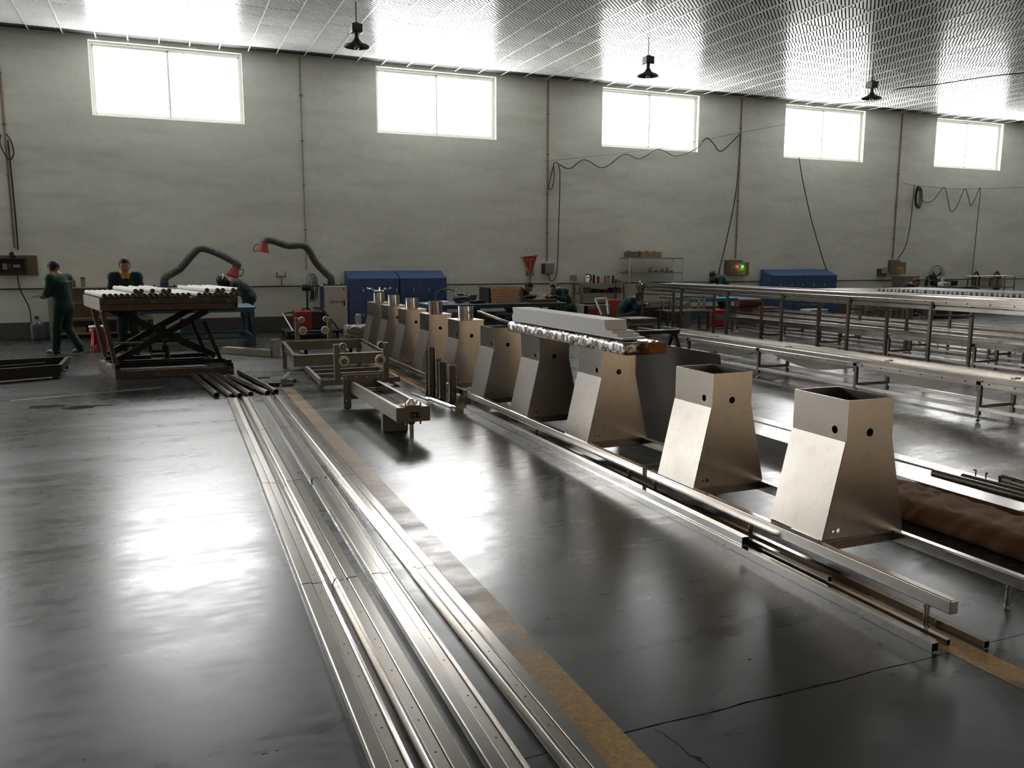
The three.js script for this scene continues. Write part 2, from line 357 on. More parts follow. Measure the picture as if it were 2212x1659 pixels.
function pedestal(x, z, turn, label, collar) {
  const t = thing('pedestal', label, 'pedestal', [x, 0, z], turn, 'flared steel pedestals in a row');
  mesh('front_panel', frontGeo, M.sheet, t); mesh('rear_panel', rearGeo, M.sheet, t);
  mesh('side_panel', sideGeo, M.sheetPlain, t); mesh('side_panel', sideGeoR, M.sheetPlain, t);
  mesh('skirt_panel', skirtL, M.sheet, t); mesh('skirt_panel', skirtR, M.sheet, t);
  if (collar) { mesh('top_plate', lidGeo, M.sheetPlain, t); mesh('collar', collarGeo, collar === 2 ? M.tube : M.mirror, t); }
  return t;
}
const PX = 3.395;
pedestal(PX + 0.04, 16.47, -0.03, 'nearest flared steel pedestal, open topped, in the right foreground');
pedestal(PX, 15.35, 0, 'second nearest flared steel pedestal, open topped, with smudged upper side panel');
pedestal(PX + 0.01, 13.87, 0, 'flared steel pedestal under the near end of the foil wrapped pack');
pedestal(PX, 12.68, 0, 'flared steel pedestal under the far end of the foil wrapped pack');
pedestal(PX, 11.53, 0, 'open topped steel pedestal with a square bar resting on its rim');
pedestal(PX, 10.40, 0, 'steel pedestal with polished round collar holding up one end of a bar', 1);
pedestal(PX, 9.19, 0, 'steel pedestal with a dull brushed round collar on top', 2);
pedestal(PX, 8.05, 0, 'steel pedestal with polished collar, third from the far end of the row', 1);
pedestal(PX, 7.02, 0, 'steel pedestal with polished collar, second from the far end of the row', 1);
const pLast = pedestal(PX, 6.05, 0, 'farthest steel pedestal, its polished collar crowned by a ring of handles', 1);
{
  const g = [];
  for (let i = 0; i < 5; i++) { const a = i * 1.2566; g.push(rod([0.06 * Math.cos(a), PT + 0.19, 0.06 * Math.sin(a)], [0.20 * Math.cos(a), PT + 0.23, 0.20 * Math.sin(a)], 0.008, 6), new THREE.SphereGeometry(0.02, 8, 6).translate(0.2 * Math.cos(a), PT + 0.23, 0.2 * Math.sin(a))); }
  g.push(new THREE.TorusGeometry(0.07, 0.014, 8, 24).rotateX(Math.PI / 2).translate(0, PT + 0.185, 0));
  mesh('handle_ring', g, M.polished, pLast);
}
// ---------------------------------------------------------------- floor frames carrying the pedestals
function baseFrame(z0, z1, crosses, feet, label, zr = z1, xl = 3.125, xr = 3.665) {
  const t = thing('base_frame', label, 'frame', [0, 0, 0], 0, 'stainless floor frames under the pedestals');
  for (const x of [xl, xr]) mesh('beam', [rbx(x - 0.024, x + 0.024, 0.115, 0.18, z0, x === xr ? zr : z1, 0.006, 2)], M.polished, t);
  for (const z of crosses) mesh('cross_beam', [rbx(xl + 0.024, xr - 0.024, 0.12, 0.178, z - 0.02, z + 0.02, 0.004)], M.darkTube, t);
  for (const z of feet) for (const x of [xl, xr]) mesh('foot', [cyl(0.013, 0.013, 0.1, 10).translate(x, 0.065, z), cyl(0.019, 0.016, 0.014, 14).translate(x, 0.007, z), cyl(0.018, 0.018, 0.012, 6).translate(x, 0.1, z)], M.tube, t);
}
baseFrame(15.02, 17.5, [15.16, 15.54, 16.28, 16.66], [15.1, 16.13, 17.36], 'near floor frame of two square beams, its open ends reaching the foreground', 18.4);
baseFrame(11.26, 14.97, [11.35, 11.72, 12.5, 12.87, 13.68, 14.06, 14.9], [11.4, 13.1, 14.75], 'middle floor frame whose beam end stops beside the second nearest pedestal');
baseFrame(5.75, 11.16, [5.9, 6.25, 6.85, 7.2, 7.88, 8.24, 9.0, 9.38, 10.2, 10.58], [6.5, 8.6, 9.9, 11.0], 'far floor frame under the pedestals that have round collars');
// ---------------------------------------------------------------- square tubes lying along the frames
function sqTube(name, w, h, L, x, y, z, turn, mat, label) {
  const t = thing(name, label, 'tube', [x, y, z], turn, 'metal sections lying along the pedestal row');
  mesh('tube_wall', [hollow(w, h, 0.003, L)], mat, t);
  return t;
}
const lay = (w, h, x0, z0, x1, z1, y, mat, label) => sqTube('square_tube', w, h, Math.hypot(x1 - x0, z1 - z0), x0, y, z0, Math.atan2(x1 - x0, z1 - z0), mat, label);
lay(0.042, 0.042, 3.005, 11.48, 2.950, 17.56, 0.001, M.bright, 'long square steel tube on the floor, outermost of the pile along the pedestals');
lay(0.028, 0.030, 3.047, 11.62, 2.990, 17.52, 0.001, M.bright, 'thin flat steel tube just behind the outermost square tube');
lay(0.028, 0.030, 3.080, 11.95, 3.052, 17.54, 0.001, M.polished, 'thin flat steel tube ending over the right yellow line');
lay(0.034, 0.034, 3.178, 12.32, 3.185, 17.62, 0.001, M.tube, 'steel tube under the frame beam, reaching furthest towards the camera');
lay(0.048, 0.048, 3.010, 11.56, 2.985, 16.26, 0.045, M.bright, 'polished square tube stacked on top, its cut end beside the nearest pedestal');
lay(0.028, 0.030, 3.064, 12.6, 3.045, 16.85, 0.033, M.rail, 'slim bright tube stacked on the inner flat tubes before the second pedestal');
// bar resting from a collar to the next pedestal
{
  const t = thing('square_bar', 'slim steel bar with a black end cap, leaning across two pedestal tops', 'bar');
  mesh('bar_body', [bar([3.55, 1.02, 10.42], [3.53, 0.945, 11.62], 0.024, 0.024)], M.polished, t);
  mesh('end_cap', [bar([3.53, 0.945, 11.62], [3.529, 0.943, 11.65], 0.030, 0.030)], M.void, t);
}
// ---------------------------------------------------------------- long punched rails on the floor
function railGeo(L, flip) {                        // returns [body, strip with holes]
  const body = [[0, 0], [0.014, 0.030], [0.017, 0.033], [0.026, 0.036], [0.030, 0.033], [0.034, 0.012], [0.076, 0.012], [0.080, 0.029], [0.083, 0.031], [0.130, 0.031], [0.134, 0.028], [0.137, 0]];
  const mir = (p) => (flip ? [0.137 - p[0], p[1]] : p);
  let pts = body.map(mir); if (flip) pts = pts.reverse();
  const holes = []; for (let d = 0.12; d < L - 0.05; d += 0.30) { holes.push(d); if ((holes.length % 3) === 0) holes.push(d + 0.09); }
  const x0 = flip ? 0.137 - 0.0765 : 0.0335, x1 = flip ? 0.137 - 0.0335 : 0.0765;
  const s = new THREE.Shape([[x0, 0], [x1, 0], [x1, L], [x0, L]].map(([x, y]) => new THREE.Vector2(x, y)));
  for (const d of holes) { const h = new THREE.Path(); h.absarc((x0 + x1) / 2, d, 0.0042, 0, 6.2832, true); s.holes.push(h); }
  const strip = new THREE.ExtrudeGeometry(s, { depth: 0.0018, bevelEnabled: false, curveSegments: 5 }).rotateX(Math.PI / 2).translate(0, 0.0245, 0);
  return [ready([profile(pts, 0, L)]), ready([strip])];
}
const RG = { a: railGeo(2.035, false), b: railGeo(2.035, true) };
const where = ['farthest', 'second farthest', 'second nearest', 'nearest'];
const lines = [[0.652, 0.545, 'b', 'leftmost line'], [0.800, 0.705, 'a', 'second line from the left'], [1.028, 0.895, 'b', 'third line from the left'], [1.178, 1.125, 'a', 'line beside the left yellow stripe']];
for (const [xf, xn, kind, name] of lines) {
  const turn = Math.atan2(xn - xf, 7.7);
  for (let i = 0; i < 4; i++) {
    const z = 9.72 + i * 2.045, x = xf + (xn - xf) * (z - 9.74) / 7.7 + rr(-0.003, 0.003);
    const t = thing('punched_rail', `${where[i]} punched metal rail of the ${name}`, 'rail', [x, 0.001 + rr(0, 0.002), z], turn + rr(-0.0012, 0.0012), 'punched metal rails laid out on the floor');
    mesh('channel', RG[kind][0], M.rail, t); mesh('hole_strip', RG[kind][1], M.railDull, t);
  }
}
// ---------------------------------------------------------------- round tubes beside the far ends of the rails
const endLabels = ['dull round steel tube on the floor, leftmost of the loose six', 'round steel tube, second from the left of the loose six', 'round steel tube close against the one on its left', 'round steel tube whose near end meets the leftmost rails', 'round steel tube crossing obliquely towards the yellow stripe', 'round steel tube at the right, farthest of the loose six'];
[[0.34, 7.42, 0.55, 9.50], [0.47, 7.52, 0.71, 9.66], [0.585, 7.60, 0.80, 9.66], [0.67, 7.62, 0.93, 9.60], [0.80, 7.85, 1.13, 9.58], [0.98, 7.42, 1.24, 9.50]].forEach(([a, b, c, d], i) => {
  const t = thing('round_tube', endLabels[i], 'tube', [a, 0, b], 0, 'loose round tubes on the floor');
  mesh('tube_wall', [pipe([0, 0.034, 0], [c - a, 0.034, d - b], 0.033, 0.004, 20)], M.tube, t);
});
// upright tubes and thin rods by the pedestals
[[2.945, 10.28, 0.033, 0.56, 'slim upright steel tube half hidden at the left of the standing cluster'], [2.955, 10.42, 0.047, 0.61, 'tallest upright steel tube of the standing cluster'], [3.02, 10.50, 0.036, 0.47, 'upright steel tube in the middle of the standing cluster'], [2.995, 10.70, 0.045, 0.46, 'second upright steel tube from the right of the standing cluster'], [3.035, 10.95, 0.049, 0.45, 'rightmost and nearest upright steel tube of the standing cluster']].forEach(([x, z, r, h, l]) => {
  const t = thing('upright_tube', l, 'tube', [x, 0, z], 0, 'short tubes standing on end');
  mesh('tube_wall', [pipe([0, 0, 0], [0, h, 0], r, 0.005, 26)], M.darkTube, t);
});
[[2.79, 10.12, 2.84, 10.62, 'thin polished rod on the floor left of the upright tubes'], [2.86, 10.50, 2.93, 11.20, 'thin polished rod on the floor in front of the upright tubes'], [2.895, 10.55, 2.97, 11.24, 'thin polished rod lying nearest the upright tubes']].forEach(([a, b, c, d, l]) => {
  const t = thing('steel_rod', l, 'rod', [0, 0, 0], 0, 'thin rods by the upright tubes');
  mesh('shaft', [rod([a, 0.013, b], [c, 0.013, d], 0.012, 12)], M.mirror, t); mesh('shoulder', [rod([c, 0.013, d], [c + 0.002, 0.013, d + 0.02], 0.009, 12)], M.polished, t);
});
// ---------------------------------------------------------------- grey roller carriage in the middle of the floor
{
  const t = thing('roller_carriage', 'grey two level steel carriage with cream nylon rollers on upright posts', 'carriage', [0, 0, 0], 0);
  const P = M.pale;
  // upper tray, z 6.85 to 8.9
  mesh('tray_rail', [bx(1.55, 2.80, 0.255, 0.40, 8.86, 8.90), bx(1.55, 2.80, 0.39, 0.40, 8.80, 8.90)], P, t);
  mesh('tray_rail', [bx(1.66, 2.90, 0.255, 0.40, 6.86, 6.90)], P, t);
  mesh('tray_side', [bar([1.57, 0.39, 8.88], [1.69, 0.39, 6.88], 0.05, 0.02)], M.tube, t);
  mesh('tray_side', [bar([2.785, 0.39, 8.88], [2.885, 0.39, 6.88], 0.03, 0.02)], M.tube, t);
  mesh('tray_side', [bar([1.58, 0.30, 8.88], [1.70, 0.30, 6.88], 0.012, 0.09)], P, t);
  mesh('tray_side', [bar([2.775, 0.30, 8.88], [2.875, 0.30, 6.88], 0.012, 0.09)], P, t);
  // lower frame, z 7.0 to 9.3
  mesh('lower_frame', [bx(1.82, 2.86, 0.04, 0.108, 9.26, 9.30), bx(1.90, 2.94, 0.04, 0.108, 7.0, 7.04), bar([1.84, 0.074, 9.28], [1.92, 0.074, 7.02], 0.04, 0.068), bar([2.84, 0.074, 9.28], [2.92, 0.074, 7.02], 0.04, 0.068), bx(1.87, 2.88, 0.05, 0.10, 8.1, 8.14), bx(1.86, 2.88, 0.05, 0.10, 8.55, 8.60)], P, t);
  mesh('leg', [bx(1.66, 1.72, 0, 0.26, 6.92, 6.98)], P, t); mesh('leg', [bx(2.80, 2.86, 0, 0.26, 6.92, 6.98)], P, t);
  mesh('leg', [bx(1.86, 1.90, 0, 0.05, 9.0, 9.05)], P, t); mesh('leg', [bx(2.78, 2.82, 0, 0.05, 9.0, 9.05)], P, t);
  const rollerGeo = (r) => ready([new THREE.LatheGeometry([[0.02, -0.026], [r * 0.62, -0.026], [r * 0.66, -0.020], [r * 0.92, -0.022], [r, -0.014], [r, 0.014], [r * 0.92, 0.022], [r * 0.66, 0.020], [r * 0.62, 0.026], [0.02, 0.026]].map(([a, b]) => new THREE.Vector2(a, b)), 28).rotateX(Math.PI / 2)]);
  const big = rollerGeo(0.068), small = rollerGeo(0.048);
  const hub = ready([cyl(0.021, 0.021, 0.07, 16).rotateX(Math.PI / 2)]), ring = ready([new THREE.TorusGeometry(0.027, 0.006, 8, 24).translate(0, 0, 0.026)]);
  const post = (x, z, y0, y1, side, zr) => {
    const p = mesh('roller_post', [rbx(x - 0.036, x + 0.036, y0, y1, z - 0.036, z + 0.036, 0.004)], P, t);
    for (const [y, g] of [[y0 + 0.245, big], [y1 - 0.028, small]]) {
      const r = mesh('roller', g, M.nylon, p); r.position.set(x + side * (g === big ? 0.082 : 0.07), y, z + zr);
      const h = mesh('roller_hub', hub, M.polished, t); h.position.copy(r.position);
      const q = mesh('bearing_ring', ring, M.blackIron, t); q.position.copy(r.position);
    }
  };
  post(2.045, 9.24, 0.10, 0.565, 1, 0.05); post(2.685, 9.24, 0.10, 0.565, -1, 0.05);
  post(2.10, 5.55, 0.20, 0.66, 1, 0.05); post(2.64, 5.55, 0.20, 0.66, -1, 0.05);
  mesh('rear_frame', [bx(1.95, 2.80, 0.13, 0.20, 5.5, 5.58), bx(2.0, 2.05, 0.14, 0.20, 5.58, 6.88), bx(2.70, 2.75, 0.14, 0.20, 5.58, 6.88), bx(2.0, 2.04, 0, 0.13, 5.5, 5.56), bx(2.70, 2.74, 0, 0.13, 5.5, 5.56), bx(2.0, 2.05, 0.2, 0.27, 6.80, 6.88), bx(2.70, 2.75, 0.2, 0.27, 6.80, 6.88)], M.blackIron, t);
}
// cantilever arm with a bearing and pin, standing in front of the carriage
{
  const t = thing('cantilever_arm', 'grey steel arm with flange plate, flanged bearing and downward pin', 'machine part', [0, 0, 0], 0);
  const P = M.pale, z = 10.75;
  const fl = new THREE.Shape([[1.82, 0], [1.905, 0], [1.905, 0.215], [2.20, 0.215], [2.20, 0.09], [2.265, 0.09], [2.265, 0.37], [1.82, 0.37]].map(([x, y]) => new THREE.Vector2(x, y)));
  for (const [x, y] of [[1.85, 0.34], [1.97, 0.34], [2.09, 0.34], [2.22, 0.34], [1.85, 0.2], [1.85, 0.08]]) { const h = new THREE.Path(); h.absarc(x, y, 0.006, 0, 6.2832, true); fl.holes.push(h); }
  mesh('flange_plate', [new THREE.ExtrudeGeometry(fl, { depth: 0.014, bevelEnabled: false, curveSegments: 6 }).translate(0, 0, z - 0.014)], P, t);
  mesh('inner_plate', [bx(1.905, 2.20, 0.09, 0.205, z - 0.03, z - 0.012)], P, t);
  mesh('arm_side', [bar([1.89, 0.24, z], [1.925, 0.245, 12.69], 0.012, 0.13), bar([1.905, 0.30, z], [1.94, 0.31, 12.69], 0.03, 0.008)], M.sheetPlain, t);
  mesh('arm_side', [bar([2.19, 0.24, z], [2.205, 0.245, 12.69], 0.012, 0.13), bar([2.175, 0.30, z], [2.19, 0.31, 12.69], 0.03, 0.008)], M.sheetPlain, t);
  mesh('arm_floor', [bar([2.04, 0.185, z], [2.06, 0.185, 12.69], 0.27, 0.008)], P, t);
  const end = mesh('end_plate', [rbx(1.905, 2.225, 0.178, 0.315, 12.69, 12.70, 0.002), bx(1.95, 2.19, 0.303, 0.313, 12.50, 12.69)], P, t);
  mesh('lower_block', [rbx(1.90, 2.15, 0.0, 0.178, 12.18, 12.21, 0.003), bx(1.92, 2.13, 0.0, 0.178, 12.06, 12.18)], P, t);
  const bear = mesh('bearing', [rbx(1.99, 2.15, 0.315, 0.327, 12.54, 12.68, 0.003), cyl(0.05, 0.042, 0.03, 24).translate(2.07, 0.342, 12.61), cyl(0.028, 0.022, 0.022, 18).translate(2.07, 0.368, 12.61), ...[[2.0, 12.55], [2.14, 12.55], [2.0, 12.67], [2.14, 12.67]].map(([x, q]) => cyl(0.009, 0.009, 0.035, 6).translate(x, 0.335, q))], M.polished, t);
  mesh('pin', [cyl(0.021, 0.021, 0.16, 20).translate(2.07, 0.085, 12.61), cyl(0.03, 0.048, 0.035, 20).translate(2.07, 0.160, 12.61), ...[[2.0, 12.67], [2.14, 12.67]].map(([x, q]) => cyl(0.009, 0.009, 0.035, 6).translate(x, 0.165, q))], M.polished, t);
  // stencilled black mark on the end plate
  const ink = std(0x0a0a09, 0.6), lx = 2.035, ly = 0.213;
  const k = (x0, x1, y0, y1) => bx(lx + x0, lx + x1, ly + y0, ly + y1, 12.7003, 12.7012);
  mesh('stencil_mark', [k(0, 0.092, 0.044, 0.054), k(0, 0.092, 0, 0.008), k(0, 0.008, 0, 0.054), k(0.014, 0.021, 0.008, 0.044), k(0.021, 0.036, 0.008, 0.016), k(0.021, 0.036, 0.038, 0.044), k(0.026, 0.032, 0.022, 0.033), k(0.036, 0.041, 0.010, 0.044), k(0.050, 0.072, 0.004, 0.050), k(0.083, 0.092, 0, 0.054), k(0.072, 0.083, 0.008, 0.012)], ink, end);
  void bear;
}
// ---------------------------------------------------------------- foam strips on a foil wrapped pack, lying on two pedestals
function crumpled(w, h, d, nx, ny, nz, amp, f, sd) {  // box whose skin is creased, about its centre
  const g = mergeVertices((() => { const b = new THREE.BoxGeometry(w, h, d, nx, ny, nz); b.deleteAttribute('normal'); b.deleteAttribute('uv'); return b; })(), 1e-5);
  const p = g.attributes.position, r = Math.min(w, h) * 0.32;
  for (let i = 0; i < p.count; i++) {
    let x = p.getX(i), y = p.getY(i), z = p.getZ(i);
    const ix = Math.max(-w / 2 + r, Math.min(w / 2 - r, x)), iy = Math.max(-h / 2 + r, Math.min(h / 2 - r, y)), iz = Math.max(-d / 2 + r, Math.min(d / 2 - r, z));
    const dx = x - ix, dy = y - iy, dz = z - iz, L = Math.hypot(dx, dy, dz) || 1, k = Math.min(1, r / L);
    const n1 = Math.abs(vnoise((x * 3 + z * 2) * f + 50, (y * 3 - z * 3.5) * f + 50, 4096, 4096, sd) - 0.5), n2 = Math.abs(vnoise((z * 6 + y * 5) * f + 90, (x * 5 - y * 3) * f + 90, 4096, 4096, sd + 3) - 0.5);
    const push = -amp * (n1 * 1.4 + n2 * 0.8);
    x = ix + dx * k + (dx / L) * push; y = iy + dy * k + (dy / L) * push * (y > -h / 2 + 0.01 ? 1 : 0.2); z = iz + dz * k + (dz / L) * push;
    p.setXYZ(i, x, y, z);
  }
  g.computeVertexNormals();
  return g;
}
{
  const t = thing('foil_pack', 'silver foil wrapped pack with its open end showing brown cardboard', 'package', [3.37, 0.93, 13.36], 0);
  mesh('foil_wrap', [toCreasedNormals(crumpled(0.36, 0.105, 2.34, 18, 8, 130, 0.016, 5, 3).translate(0, 0.052, 0), 0.5)], std(0xa9a7a2, 0.3, 1), t);
  mesh('cardboard', [crumpled(0.20, 0.105, 0.16, 10, 8, 8, 0.06, 9, 6).translate(0.05, 0.062, 1.20)], std(0x93602f, 0.85), t);
}
for (let i = 0; i < 7; i++) {
  const y = 1.040 + i * 0.0193, z1 = [14.42, 14.33, 14.26, 14.15, 14.14, 14.13, 14.13][i];
  const o = mesh('foam_strip', [rbx(3.235 + rr(-0.002, 0.002), 3.435 + rr(-0.002, 0.002), y, y + 0.0191, 12.26 + rr(-0.03, 0.02), z1, 0.001)], M.white);
  tag(o, ['lowest', 'second lowest', 'third lowest', 'middle', 'third from the top', 'second from the top', 'topmost'][i] + ' white foam strip in the stack on the foil pack', 'foam strip', 'white foam strips on the foil pack');
}
// large sheet leaning behind the third pedestal
tag(mesh('sheet_panel', [profile([[4.10, 0.0], [4.104, 0.0], [3.934, 0.93], [3.93, 0.93]], 12.95, 14.70)], std(0x86847f, 0.5, 1, { map: steelTint })), 'large dull steel sheet leaning between the second and third pedestals', 'sheet');
// black trestle
{
  const t = thing('black_trestle', 'low black steel trestle behind the foam strips', 'trestle', [0, 0, 0]);
  mesh('top_bar', [bx(5.35, 6.5, 0.655, 0.705, 10.30, 10.38)], M.blackIron, t);
  for (const [x, z] of [[5.45, 10.1], [5.45, 10.6], [6.42, 10.1], [6.42, 10.6]]) mesh('leg', [bar([x, 0, z + (z - 10.34) * 0.5], [x, 0.66, 10.34 + (z - 10.34) * 0.1], 0.05, 0.05, [1, 0, 0])], M.blackIron, t);
}
// ---------------------------------------------------------------- low conveyors
const convRail = (L, top) => [                       // side rail, x = 0 outside, towards +x inside
  profile([[0.016, top - 0.105], [0.024, top - 0.105], [0.024, top - 0.012], [0.060, top - 0.012], [0.060, top], [0.0, top], [0.0, top - 0.022], [0.018, top - 0.026], [0.018, top - 0.050], [0.0, top - 0.054], [0.0, top - 0.086], [0.016, top - 0.090]], 0, L)];
const bellyGeo = (span, x0, x1, top) => {
  const n = 14, pts = [];
  for (let i = 0; i <= n; i++) { const s = i / n; pts.push([s * span, top - 0.15 * Math.sin(Math.PI * Math.pow(s, 1.25))]); }
  return poly(pts, x1 - x0).rotateY(-Math.PI / 2).translate(x1, 0, 0);
};
function lowConveyor(x, z, L, w, legs, label, belly = true) {
  const t = thing('low_conveyor', label, 'conveyor', [x, 0, z], 0, 'low unfinished conveyors');
  const top = 0.46;
  mesh('side_rail', convRail(L, top), M.rail, t);
  mesh('side_rail', [merge(convRail(L, top)).applyMatrix4(new THREE.Matrix4().makeRotationY(Math.PI)).translate(w, 0, L)], M.rail, t);
  mesh('slide_plate', [bx(0.025, w - 0.025, top - 0.062, top - 0.052, 0, L)], M.railDull, t);
  const bolts = []; for (let d = 0.15; d < L; d += 0.28) bolts.push(cyl(0.008, 0.008, 0.006, 6).rotateZ(Math.PI / 2).translate(-0.001, top - 0.070, d));
  mesh('bolt_row', bolts, M.blackIron, t).userData.kind = 'stuff';
  for (const d of legs) {
    for (const lx of [0.012, w - 0.052]) {
      const g = mesh('leg', [rbx(lx, lx + 0.04, 0.05, top - 0.10, d - 0.02, d + 0.02, 0.003), rbx(lx - 0.012, lx, 0.30, top - 0.04, d - 0.03, d + 0.03, 0.003)], M.darkTube, t);
      mesh('foot', [cyl(0.010, 0.010, 0.05, 8).translate(lx + 0.02, 0.035, d), cyl(0.026, 0.02, 0.014, 12).translate(lx + 0.02, 0.007, d)], M.tube, g);
    }
    mesh('cross_bar', [bx(0.05, w - 0.05, 0.125, 0.160, d - 0.015, d + 0.015)], M.tube, t);
  }
  for (const lx of [0.014, w - 0.044]) mesh('lower_rail', [rbx(lx, lx + 0.03, 0.10, 0.14, legs[0], legs[legs.length - 1], 0.003)], M.polished, t);
  if (belly) for (let i = 0; i + 1 < legs.length; i++) mesh('belly_sheet', [bellyGeo(legs[i + 1] - legs[i] - 0.04, 0.05, w - 0.06, top - 0.075).translate(0, 0, legs[i] + 0.02)], M.sheetPlain, t);
  return t;
}
lowConveyor(7.76, 7.2, 9.8, 0.58, [0.1, 1.55, 3.26, 5.07, 6.75, 8.5, 9.7], 'low conveyor frame nearest the pedestals, with sagging belly sheets');
lowConveyor(11.15, 4.7, 9.6, 0.55, [0.1, 1.7, 3.3, 4.9, 6.5, 8.1, 9.5], 'low conveyor frame behind the tall conveyor, nearest to it', false);
lowConveyor(12.25, 4.1, 9.6, 0.55, [0.1, 1.7, 3.3, 4.9, 6.5, 8.1, 9.5], 'low conveyor frame in the middle of the three behind the tall one', false);
lowConveyor(13.35, 3.4, 9.6, 0.55, [0.1, 1.7, 3.3, 4.9, 6.5, 8.1, 9.5], 'low conveyor frame farthest to the right behind the tall one', false);
// ---------------------------------------------------------------- tall conveyor
{
  const t = thing('tall_conveyor', 'tall stainless conveyor frame on slim legs running from the far wall', 'conveyor', [9.8, 0, 4.0], 0);
  const L = 11.2, w = 0.82, top = 1.15;
  mesh('side_rail', convRail(L, top), M.rail, t);
  mesh('side_rail', [merge(convRail(L, top)).applyMatrix4(new THREE.Matrix4().makeRotationY(Math.PI)).translate(w, 0, L)], M.rail, t);
  mesh('lower_profile', [profile([[-0.004, top - 0.175], [0.02, top - 0.175], [0.02, top - 0.125], [0.004, top - 0.118], [-0.004, top - 0.125]], 0, L)], M.rail, t);
  mesh('lower_profile', [profile([[w - 0.02, top - 0.175], [w, top - 0.175], [w, top - 0.12], [w - 0.02, top - 0.12]], 0, L)], M.rail, t);
  mesh('slide_plate', [bx(0.06, w - 0.06, top - 0.03, top - 0.02, 0.05, L)], M.railDull, t);
  const bolts = []; for (let d = 0.2; d < L; d += 0.33) bolts.push(cyl(0.010, 0.010, 0.006, 6).rotateZ(Math.PI / 2).translate(-0.001, top - 0.070, d));
  mesh('bolt_row', bolts, M.blackIron, t).userData.kind = 'stuff';
  for (let k = 0; k < 8; k++) {
    const d = 0.04 + k * 1.503;
    for (const lx of [-0.016, w - 0.024]) {
      const g = mesh('leg', [rbx(lx, lx + 0.042, 0.06, top - 0.06, d - 0.022, d + 0.022, 0.003)], M.darkTube, t);
      mesh('foot', [cyl(0.010, 0.010, 0.06, 8).translate(lx + 0.021, 0.04, d), cyl(0.03, 0.022, 0.016, 12).translate(lx + 0.021, 0.008, d)], M.tube, g);
      mesh('bracket', [bx(lx - 0.008, lx + 0.05, top - 0.16, top - 0.11, d + 0.022, d + 0.06)], M.blackIron, g);
    }
    mesh('cross_bar', [bar([0.02, 0.90, d], [w - 0.02, 0.865, d], 0.026, 0.03)], M.darkTube, t);
  }
  mesh('end_plate', [cyl(0.115, 0.115, 0.012, 28).rotateZ(Math.PI / 2).translate(-0.03, 1.06, -0.06), cyl(0.04, 0.04, 0.02, 16).rotateZ(Math.PI / 2).translate(-0.04, 1.06, -0.06)], M.sheetPlain, t);
  mesh('end_roller', [rod([0, 1.07, -0.05], [w, 1.07, -0.05], 0.055, 20)], M.polished, t);
}
// pale plastic roller tubes lying across the next stand
{
  const t = thing('roller_stand', 'tall stand behind the conveyor, covered with pale grey roller tubes', 'stand', [11.95, 0, 7.0], 0);
  mesh('table_top', [bx(0, 1.15, 1.05, 1.09, 0, 6.6)], M.rail, t);
  for (const x of [0.05, 1.1]) for (const z of [0.1, 2.2, 4.4, 6.5]) mesh('leg', [bx(x - 0.02, x + 0.02, 0.0, 1.05, z - 0.02, z + 0.02)], M.darkTube, t);
  const gm = ready([rod([0, 0, 0], [1.12, 0, 0], 0.03, 12)]), pl = std(0xb9bfc0, 0.5);
  const first = tag(mesh('roller_tube', gm, pl), 'pale grey roller tube lying across the tall stand at the right', 'roller', 'pale roller tubes on the stand');
  for (let i = 0; i < 56; i++) {
    const o = i ? first.clone() : first; if (i) { o.name = numbered('roller_tube'); scene.add(o); o.userData = { ...first.userData }; }
    o.position.set(11.96 + rr(-0.02, 0.02), 1.121, 8.55 + i * 0.0635 * 1.4);
  }
}
// ---------------------------------------------------------------- rails, tubes and a paper package on the floor behind the nearest pedestal
{
  const t = thing('flat_rail', 'wide mirror bright rail lying on floor between nearest pedestals and conveyor', 'rail', [0, 0, 0]);
  mesh('rail_top', [profile([[5.16, 0], [5.17, 0], [5.175, 0.05], [5.30, 0.05], [5.31, 0.04], [5.42, 0.04], [5.43, 0.05], [5.57, 0.05], [5.575, 0], [5.585, 0], [5.58, 0.056], [5.43, 0.056], [5.42, 0.046], [5.31, 0.046], [5.30, 0.056], [5.17, 0.056]], 12.5, 17.4)], std(0xd6d3cd, 0.2, 1), t);
  mesh('edge_strip', [bx(5.12, 5.158, 0, 0.03, 12.5, 17.3)], M.railDull, t);
}
{
  const t = thing('stacked_channel', 'pair of tall bright channels lying beside the brown paper package', 'rail', [0, 0, 0]);
  mesh('channel', [profile([[4.74, 0], [4.748, 0], [4.748, 0.135], [4.90, 0.135], [4.90, 0], [4.908, 0], [4.908, 0.143], [4.74, 0.143]], 13.7, 17.6)], std(0xcfccc6, 0.22, 1), t);
  mesh('channel', [profile([[4.925, 0], [5.07, 0], [5.07, 0.10], [5.04, 0.10], [5.04, 0.03], [4.955, 0.03], [4.955, 0.10], [4.925, 0.10]], 13.9, 17.5)], M.rail, t);
  for (const z of [16.62, 16.98]) mesh('paper_tape', [bx(4.7385, 4.7397, 0.06, 0.11, z, z + 0.05), bx(4.739, 4.78, 0.1432, 0.1442, z, z + 0.05)], M.white, t);
}
for (const [i, [a, b, r]] of [[[5.20, 0.09, 15.62], [5.22, 0.09, 17.3], 0.032], [[5.28, 0.092, 15.8], [5.31, 0.092, 17.2], 0.034], [[5.50, 0.095, 15.95], [5.40, 0.095, 16.85], 0.037]].entries()) {
  const t = thing('round_tube', ['dark round tube on the bright rails, left of three behind the nearest pedestal', 'dark round tube on the bright rails, middle of three', 'short dark tube turned towards the camera at the right edge'][i], 'tube', [0, 0, 0], 0, 'dark round tubes on the bright rails');
  mesh('tube_wall', [pipe(a, b, r, 0.004, 20)], M.darkTube, t);
}
